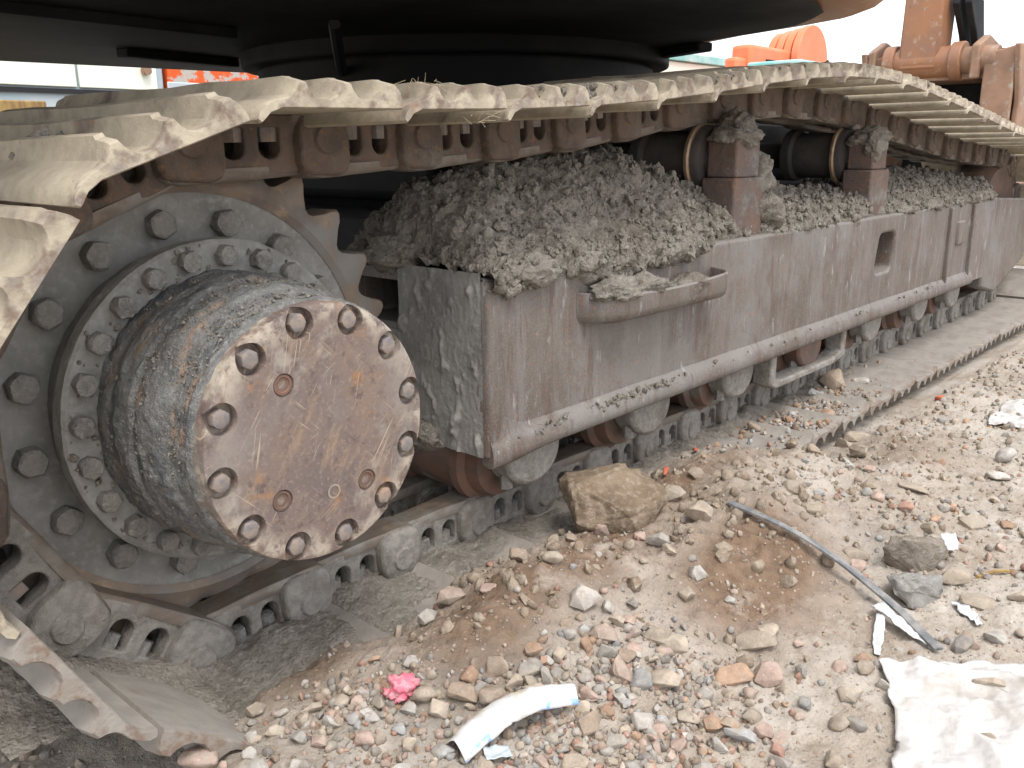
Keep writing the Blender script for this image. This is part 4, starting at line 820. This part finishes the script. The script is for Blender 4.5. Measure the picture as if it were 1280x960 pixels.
# random pebbles up to 300 in all
keys = ['grey', 'tan', 'pink', 'pale', 'cream', 'rust', 'blue', 'pinktan', 'brown', 'whitegrey', 'brick', 'dark']; wts = np.array([5, 5, 3, 4, 2, 2.2, 2.6, 2, 2, 1.5, .8, .7]); wts /= wts.sum()
rs = np.random.default_rng(11); taken = [(a[0], a[1], max(a[2], a[3])) for a in STONES]
def dens(x, y):
    d = np.interp(x, BX, BY)-y
    g = np.exp(-((x-.28)/.26)**2-((y+.31)/.16)**2)*1.3+np.exp(-((x-.02)/.16)**2-((y+.06)/.09)**2)+.20*np.exp(-((x-1.2)/.4)**2-((y+.40)/.2)**2)+.05
    bare = 1.2*np.exp(-((x-.82)/.24)**2-((y+.24)/.14)**2)+1.1*np.exp(-((x-.27)/.17)**2-((y+.05)/.09)**2)+np.exp(-((x-.56)/.12)**2-((y+.62)/.07)**2)+.9*np.exp(-((x-.65)/.2)**2-((y)/.1)**2)
    return np.clip(g-bare, .015, 1)*(d > .02)
cnt = 0
while cnt < 180:
    x, y = rs.uniform(-.25, 1.5), rs.uniform(-.75, .12)
    if rs.random() > dens(x, y): continue
    s = float(np.exp(rs.normal(-4.5, .28)))
    if any((x-a)**2+(y-b)**2 < (.8*(r+s))**2 for a, b, r in taken): continue
    taken.append((x, y, s)); k = keys[rs.choice(len(keys), p=wts)]
    stone('pebble', cnt, x, y, s, s*rs.uniform(.65, .95), HUE[k], WORD[k]+' pebble in the gravel before the track', 'pebbles in the gravel')['LM'] = 'small '+WORD[k]+' pebble'; cnt += 1
# finer gravel, uncountable
lowp = []
for s in range(0):
    r2 = np.random.default_rng(100+s); p = r2.normal(size=(9, 3)); p /= np.linalg.norm(p, axis=1)[:, None]; b = bmesh.new(); [b.verts.new(q) for q in p]; bmesh.ops.convex_hull(b, input=b.verts); bmesh.ops.triangulate(b, faces=b.faces); b.verts.index_update()
    lowp.append((np.array([q.co[:] for q in b.verts]), np.array([[q.index for q in f.verts] for f in b.faces]))); b.free()
for s in range(12):
    v, f = blob(s+40, .30, 1, 2.0); lowp.append((v, f))
def gravel(name, N_, box, mean, sd, lo, hi, label, keys_, seed, dfun=None, mat='grit'):
    r3 = np.random.default_rng(seed); P_ = []; S_ = []; C_ = []
    X = r3.uniform(box[0], box[1], N_*6); Y = r3.uniform(box[2], box[3], N_*6); K = r3.random(N_*6) < (dfun(X, Y) if dfun else 1); X, Y = X[K][:N_], Y[K][:N_]
    S_ = np.clip(np.exp(r3.normal(mean, sd, len(X))), lo, hi); Zs = H(X, Y); P_ = np.stack([X, Y, Zs+S_*.25], -1)
    C_ = [np.clip((np.array(HUE[keys_[r3.choice(len(keys_))]])*.55+np.array((.40, .345, .28))*.45)*r3.uniform(.8, 1.12), 0, .8) for _ in X]
    return tag(scatter(name, lowp, P_, S_, mat, C_, r3), label, 'gravel', kind='stuff')
gravel('gravel', 3000, (-.3, 1.5, -.8, .16), -5.05, .36, .003, .011, 'fine mixed gravel strewn over the soil before the track', keys, 21, lambda x, y: np.clip(dens(x, y)*1.0, 0, 1)**1.4+.02)
gravel('grit', 6500, (-.5, 2.6, -.85, .25), -6.2, .35, .001, .004, 'sandy grit lying over the whole soil surface', ['tan', 'cream', 'pale', 'brown', 'grey', 'pinktan'], 22, lambda x, y: .12+dens(x, y)*.3)
gravel('gravel_left', 900, (-.75, -.28, .05, .9), -5.0, .4, .003, .016, 'dull grey gravel in the shade behind the track', ['grey', 'dark', 'tan', 'grey', 'brown'], 23)
gravel('gravel_far', 1500, (1.4, 3.6, -.9, -.06), -4.9, .4, .003, .018, 'scattered gravel on the bare ground beside the exposed shoes', ['tan', 'tan', 'cream', 'pale', 'brown', 'grey', 'rust'], 24, lambda x, y: .25+0*x)
gravel('soil_clods', 330, (-.2, 1.6, -.5, .2), -4.8, .5, .003, .022, 'small brown soil clods on the spoil heap', ['brown', 'tan', 'brown'], 25, lambda x, y: (np.interp(x, BX, BY)-y > .0)*(np.exp(-((x-.97)/.35)**2-((y+.12)/.2)**2)+np.exp(-((x-.4)/.2)**2-((y)/.12)**2)), 'soilclod')

r3 = np.random.default_rng(61); X = r3.normal(1.95, .26, 520); Y = r3.uniform(.03, .23, 520); S_ = np.clip(np.exp(r3.normal(-5.2, .5, 520)), .0015, .016)
C_ = [np.clip(np.array(HUE[['tan', 'brown', 'cream', 'pale', 'rust', 'brown'][r3.integers(6)]])*.75+.07, 0, .8) for _ in X]
tag(scatter('shoe_spill', lowp, np.stack([X, Y, .030+S_*.3], -1), S_, 'grit', C_, r3), 'soil crumbs and grit spilled on the exposed shoes', 'gravel', kind='stuff')
# labels of the stones that have none of their own: by colour and nearest landmark
from collections import defaultdict
MARKS = {'the boulder': (.745, .06), 'the pink rag': (.052, -.078), 'the left end of the white pack': (.03, -.21), 'the right end of the white pack': (.215, -.275), 'the upper end of the rubber strip': (.905, -.145), 'the middle of the rubber strip': (.92, -.37), 'the lower end of the rubber strip': (.812, -.605),
         'the large tan earth lump': (1.10, -.455), 'the large white plastic sheet': (.60, -.70), 'the large white and grey stone': (.405, -.144), 'the flat orange brown slab': (.492, -.384), 'the largest bluish stone': (.371, -.463), 'the lone white stone': (1.951, -.429), 'the first exposed shoe teeth': (1.55, -.02), 'the bottom left shoe tip': (-.20, .03), 'the pale grey square block': (.666, -.214), 'the dark hollow in the pebbles': (.40, -.29)}
fam = defaultdict(list)
for o in list(COL.objects):
    if o.get('category') == 'stone' and 'LM' in o: fam[o['LM']].append(o)
for key, obs in fam.items():
    for o in obs:
        p = o.location; best = None
        for mk, q in MARKS.items():
            dd = math.hypot(p.x-q[0], p.y-q[1]); rank = sum(math.hypot(e.location.x-q[0], e.location.y-q[1]) < dd-1e-9 for e in obs)
            if best is None or (rank, dd) < best[:2]: best = (rank, dd, mk)
        if best[0] < 12: o['label'] = '%s %s to %s' % (key, ['nearest', 'second nearest', 'third nearest', 'fourth nearest', 'fifth nearest', 'sixth nearest', 'seventh nearest', 'eighth nearest', 'ninth nearest', 'tenth nearest', 'eleventh nearest', 'twelfth nearest'][best[0]], best[2])
        del o['LM']
# ------------------------------------------------------------------ litter
def sheet(name, path, wid, nrm_amp, mat, label, cat, seed, th=.0012, n=60, m=16, curl=0, fr=30, lift=.003, uv=False):
    pa = np.array(path, float); d = np.r_[0, np.cumsum(np.linalg.norm(np.diff(pa, axis=0), axis=1))]; tt = np.linspace(0, d[-1], n); c = np.stack([np.interp(tt, d, pa[:, k]) for k in range(pa.shape[1])], -1)
    if pa.shape[1] == 2: c = np.c_[c, H(c[:, 0], c[:, 1], False)+lift]
    tg = np.gradient(c, axis=0); tg /= np.linalg.norm(tg, axis=1)[:, None]; sd_ = np.cross(tg, [0, 0, 1]); sd_ /= np.linalg.norm(sd_, axis=1)[:, None]
    vv = np.linspace(-.5, .5, m); wd = np.interp(tt/d[-1], np.linspace(0, 1, len(wid)), wid)
    V = c[:, None]+sd_[:, None]*(vv[None, :, None]*wd[:, None, None]); V[..., 2] += curl*(1-(2*vv[None])**2)*1.0
    V[..., 2] += nrm_amp*(billow(V[..., 0]*fr+seed, V[..., 1]*fr, .3, 3)); V[..., 0] += nrm_amp*.8*fbm(V[..., 0]*fr, V[..., 1]*fr, 3.3+seed, 2); V[..., 1] += nrm_amp*.8*fbm(V[..., 0]*fr, V[..., 1]*fr, 7.3+seed, 2)
    me = np_mesh(name, V.reshape(-1, 3), grid_faces(n, m))
    if uv:
        u_ = me.uv_layers.new(name='UVMap'); li = np.zeros(len(me.loops), np.int32); me.loops.foreach_get('vertex_index', li); u_.data.foreach_set('uv', np.stack([(li//m)/(n-1), (li % m)/(m-1)], -1).astype(np.float32).ravel())
    o = place(name, me, mat); s_ = o.modifiers.new('thickness', 'SOLIDIFY'); s_.thickness = th; tag(o, label, cat); return o
sheet('plastic_pack', [(.030, -.212, .034), (.07, -.214, .046), (.115, -.222, .060), (.16, -.243, .066), (.215, -.275, .058)], [.046, .052, .050, .046, .038], .0022, 'pack', 'folded white plastic pack with faint blue print on the gravel', 'litter', 1, curl=.020, uv=True, fr=26)
sheet('plastic_scrap', [(.055, -.245), (.085, -.262)], [.03, .024], .004, 'bluegrey', 'small bluish plastic scrap under the white pack', 'litter', 2, n=20, m=12, lift=.012)
lp = blob(77, .5, 4, 3.4); v, f = lp; v = v*np.array([.020, .016, .014]); v += (v/np.linalg.norm(v, axis=1)[:, None])*(.006*billow(v[:, 0]*110, v[:, 1]*110, v[:, 2]*110, 2))[:, None]
tag(place('pink_rag', np_mesh('pink_rag', v, f), 'pink', None, Matrix.Translation((.052, -.078, float(H(.052, -.078))+.008))), 'crumpled bright pink rag on the gravel', 'rag')
sp_ = [(.905, -.145, .118), (.905, -.245, .105), (.915, -.315, .082), (.925, -.395, .045), (.885, -.505, .014), (.812, -.605, -.002)]
pa = np.array(sp_); d = np.r_[0, np.cumsum(np.linalg.norm(np.diff(pa, axis=0), axis=1))]; tt = np.linspace(0, d[-1], 40); cc = np.stack([np.interp(tt, d, pa[:, k]) for k in range(3)], -1)
for _ in range(6): cc[1:-1] = (cc[:-2]+cc[1:-1]*2+cc[2:])/4
cc[:, 2] = np.maximum(cc[:, 2], H(cc[:, 0], cc[:, 1], False)+.006)
mb = MB(); secs = []
for k in range(40):
    tg = Vector(cc[min(k+1, 39)]-cc[max(k-1, 0)]).normalized(); s_ = tg.cross(Vector((0, 0, 1))).normalized(); n_ = s_.cross(tg); p = Vector(cc[k])
    secs.append([p+s_*a+n_*b for a, b in ((-.0085, -.002), (-.0085, .0025), (-.006, .0035), (.006, .0035), (.0085, .0025), (.0085, -.002))])
mb.loft(secs); tag(mb.build('rubber_strip', 'strip'), 'long flat grey rubber strip lying across the soil', 'strip')
sheet('plastic_wrapper', [(.87, -.475, .012), (.85, -.51, .010), (.835, -.55, -.002), (.825, -.585, -.006)], [.028, .018, .030, .012], .004, 'plastic', 'crumpled white wrapper with a tail beside the rubber strip', 'litter', 4, n=40, m=14, fr=40)
sheet('plastic_tail', [(.845, -.492, .006), (.79, -.51, -.006), (.735, -.528, -.010)], [.016, .02, .010], .003, 'plastic', 'thin white plastic shred hanging below the crumpled wrapper', 'litter', 5, n=30, m=10, fr=45)
def film(name, quad, label, seed, amp=.004, n=90, mat='film'):
    a, b, c_, d_ = [np.array(p) for p in quad]; u, v = np.meshgrid(np.linspace(0, 1, n), np.linspace(0, 1, n), indexing='ij'); u_, v_ = u[..., None], v[..., None]
    xy = a*(1-u_)*(1-v_)+b*u_*(1-v_)+c_*u_*v_+d_*(1-u_)*v_
    X = xy[..., 0]+.030*fbm(xy[..., 0]*6, xy[..., 1]*6, seed, 4); Y = xy[..., 1]+.030*fbm(xy[..., 0]*6, xy[..., 1]*6, seed+5, 4)
    fold = np.abs(pn(X*5+seed, Y*5, 1.1)); Z_ = H(X, Y, False)+.006+amp*(billow(X*9+seed, Y*9, .4, 3)+.9)+.012*np.clip(.10-fold, 0, 1)*10*.6
    o = place(name, np_mesh(name, np.stack([X, Y, Z_], -1).reshape(-1, 3), grid_faces(n, n)), mat); s_ = o.modifiers.new('thickness', 'SOLIDIFY'); s_.thickness = .001; tag(o, label, 'litter'); return o
film('plastic_sheet', [(.44, -.68), (.70, -.53), (.90, -.78), (.60, -1.0)], 'large dusty white plastic sheet on the ground at lower right', 3.3)
film('plastic_bag', [(2.32, -.28), (2.62, -.25), (2.80, -.36), (2.4, -.46)], 'flattened pale plastic bag on bare ground at far right', 8.1)
sheet('white_shred', [(1.02, -.575), (.985, -.60), (.945, -.632)], [.018, .028, .014], .005, 'plastic', 'small white plastic shred right of the earth lumps', 'litter', 9, n=24, m=12, fr=45)
sheet('blue_white_scrap', [(1.19, -.50, .05), (1.16, -.52, .03)], [.03, .026], .005, 'plastic', 'crumpled bluish white scrap behind the large tan lump', 'litter', 10, n=20, m=12, fr=45)
mb = MB(); mb.loft([[(x, y+.005*math.cos(k), float(H(x, y))+.006+.004*math.sin(k)) for k in (0, 1.26, 2.5, 3.8, 5)] for x, y in ((1.15, -.575), (1.175, -.598), (1.20, -.618))]); tag(mb.build('wood_stick', 'timber'), 'short pale wooden stick on the soil at the right edge', 'stick')
for (x, y, s3, rz, nm, lb) in ((1.02, .085, (.040, .009, .007), .3, 'brick_shard', 'long red shard on the soil behind the boulder'), (1.30, .17, (.016, .010, .004), .8, 'brick_chip', 'bright orange chip at the soil edge under the frame'), (2.53, -.075, (.03, .018, .012), .2, 'brick_piece', 'orange brick piece under the shoe teeth at right')):
    v, f = hull_stone(int(x*100), 12, .2); tag(place(nm, np_mesh(nm, v*np.array(s3), f), 'brick', None, Matrix.Translation((x, y, max(float(H(x, y)), -.03)+.010)) @ Matrix.Rotation(rz, 4, 'Z')), lb, 'brick')
# straw and clay stuck to the upper shoes
mb = MB(); rs = np.random.default_rng(9)
for k in range(26):
    cx = .23+rs.normal(0, .03) if k < 16 else .33+rs.normal(0, .02); cy = .014+rs.uniform(0, .03) if k < 16 else .008; cz = .925+rs.uniform(0, .012) if k < 16 else .885+rs.uniform(-.01, .005)
    dd = rs.normal(size=3)*np.array([.009, .005, .004]); p = np.array([cx, cy, cz]); mb.cyl(p-dd, p+dd+np.array([0, 0, rs.uniform(0, .006)]), .0004, .0002, 4)
tag(mb.build('straw', 'straw'), 'wisps of dry straw caught on the edge of an upper shoe', 'straw', kind='stuff')
rs = np.random.default_rng(15); P_ = []; S_ = []
for cx, cy, cz, sx, nn in ((.53, .03, .93, .03, 40), (.68, .03, .935, .05, 70), (1.1, .03, .975, .06, 60), (1.6, .03, 1.01, .25, 160), (-.30, .30, .77, .02, 20), (-.22, .26, .72, .02, 30), (2.4, .03, .99, .3, 100)):
    for _ in range(nn): P_.append((cx+rs.normal(0, sx), cy+abs(rs.normal(0, .02)), 0)); S_.append(float(np.clip(np.exp(rs.normal(-5.4, .45)), .002, .012)))
def ztopshoe(x):
    if x > .02: return ztop(min(x, 3.9))+.060
    return ZC+math.sqrt(max(0, .447**2-x*x))
P_ = np.array([(x, y, ztopshoe(x)+rs.uniform(-.006, .012)) for x, y, _ in P_])
tag(scatter('shoe_mud', blobs1, P_, S_, 'mud', rs=rs), 'grey mud crumbs stuck on the upper track shoes', 'mud', kind='stuff')

# ------------------------------------------------------------------ things behind the excavator
W = empty('white_cabinet', (2.0, 6.4, 0)); tag(W, 'white panelled machine cabinet seen under the excavator at far left', 'cabinet'); WI = Matrix.Translation((-2.0, -6.4, 0))
mb = MB(); mb.box((.2, 6.42, .3), (3.19, 7.6, 2.4)); place('body', mb.mesh('body'), 'bluegrey', W, WI, .02)
for a, b in ((.25, 2.462), (2.482, 3.12)): mb = MB(); mb.box((a, 6.395, 1.325), (b, 6.418, 2.3)); place('panel', mb.mesh('panel'), 'white', W, WI, .006)
mb = MB(); mb.box((.22, 6.40, 1.275), (3.18, 6.4215, 1.310)); place('dark_rail', mb.mesh('dark_rail'), 'black', W, WI)
mb = MB(); mb.cyl((3.02, 6.34, 1.475), (3.02, 6.394, 1.475), .035, n=16); mb.box((2.985, 6.345, 1.44), (3.0, 6.38, 1.52)); place('handle', mb.mesh('handle'), 'bucket', W, WI)
O = empty('orange_block', (3.7, 6.5, 0)); tag(O, 'orange machine body with peeling paint beside the white cabinet', 'machine'); OI = Matrix.Translation((-3.7, -6.5, 0))
mb = MB(); mb.box((3.22, 6.40, .4), (4.9, 7.6, 1.9)); place('body', mb.mesh('body'), 'peel', O, OI, .02)
mb = MB(); mb.box((3.20, 6.38, .35), (4.95, 6.398, 1.40)); place('skirt', mb.mesh('skirt'), 'bluegrey', O, OI, .01)
mb = MB(); mb.box((1.2, 5.9, 0.02), (2.02, 6.2, 1.19)); tag(mb.build('timber_stack', 'timber', bev=.01), 'ochre timber end at the left edge behind the shoes', 'timber')
A = empty('orange_machine', (9.2, 4.0, 0)); tag(A, 'bright orange machine with ribbed round hood far behind the track', 'machine'); AI = Matrix.Translation((-9.2, -4.0, 0))
mb = MB(); mb.box((8.75, 4.0, .5), (9.9, 4.25, 1.92)); place('body', mb.mesh('body'), 'orange', A, AI, .04)
mb = MB(); mb.box((8.55, 4.05, .4), (8.80, 4.22, 1.78)); place('side_pod', mb.mesh('side_pod'), 'orange', A, AI, .04)
for k in range(4):
    r1 = .42-.02*k; mb = MB(); mb.lathe([(0, r1-.05), (0, r1), (.09, r1), (.09, r1-.05)], 40, (10.1, 3.9+k*.115, 1.80)); place('hood_rib', mb.mesh('hood_rib'), 'orange', A, AI, .012)
mb = MB(); mb.box((9.65, 3.9, .5), (10.45, 4.9, 1.75)); place('lower_body', mb.mesh('lower_body'), 'orange', A, AI, .03)
mb = MB(); mb.box((9.1, 3.985, 1.55), (9.3, 4.02, 1.78)); place('dark_slot', mb.mesh('dark_slot'), 'under', A, AI)
T_ = empty('teal_cover', (8.6, 3.2, 0)); tag(T_, 'teal sheet covered crate in front of the orange machine', 'crate'); TI = Matrix.Translation((-8.6, -3.2, 0))
mb = MB(); mb.box((8.3, 3.25, .05), (9.6, 3.72, 1.60)); place('crate', mb.mesh('crate'), 'white', T_, TI, .02)
mb = MB(); mb.box((8.25, 3.20, 1.602), (9.65, 3.78, 1.68)); place('sheet', mb.mesh('sheet'), 'teal', T_, TI, .02)
Q = empty('pale_truck', (8.0, 5.5, 0)); tag(Q, 'pale blue flatbed side seen left of the orange machine', 'truck'); QI = Matrix.Translation((-8.0, -5.5, 0))
mb = MB(); mb.box((6.6, 5.3, .5), (10.6, 7.2, 1.86)); place('bed', mb.mesh('bed'), 'white', Q, QI, .02)
mb = MB(); mb.box((6.58, 5.26, 1.862), (10.62, 7.22, 1.96)); place('rail', mb.mesh('rail'), 'teal', Q, QI, .01)
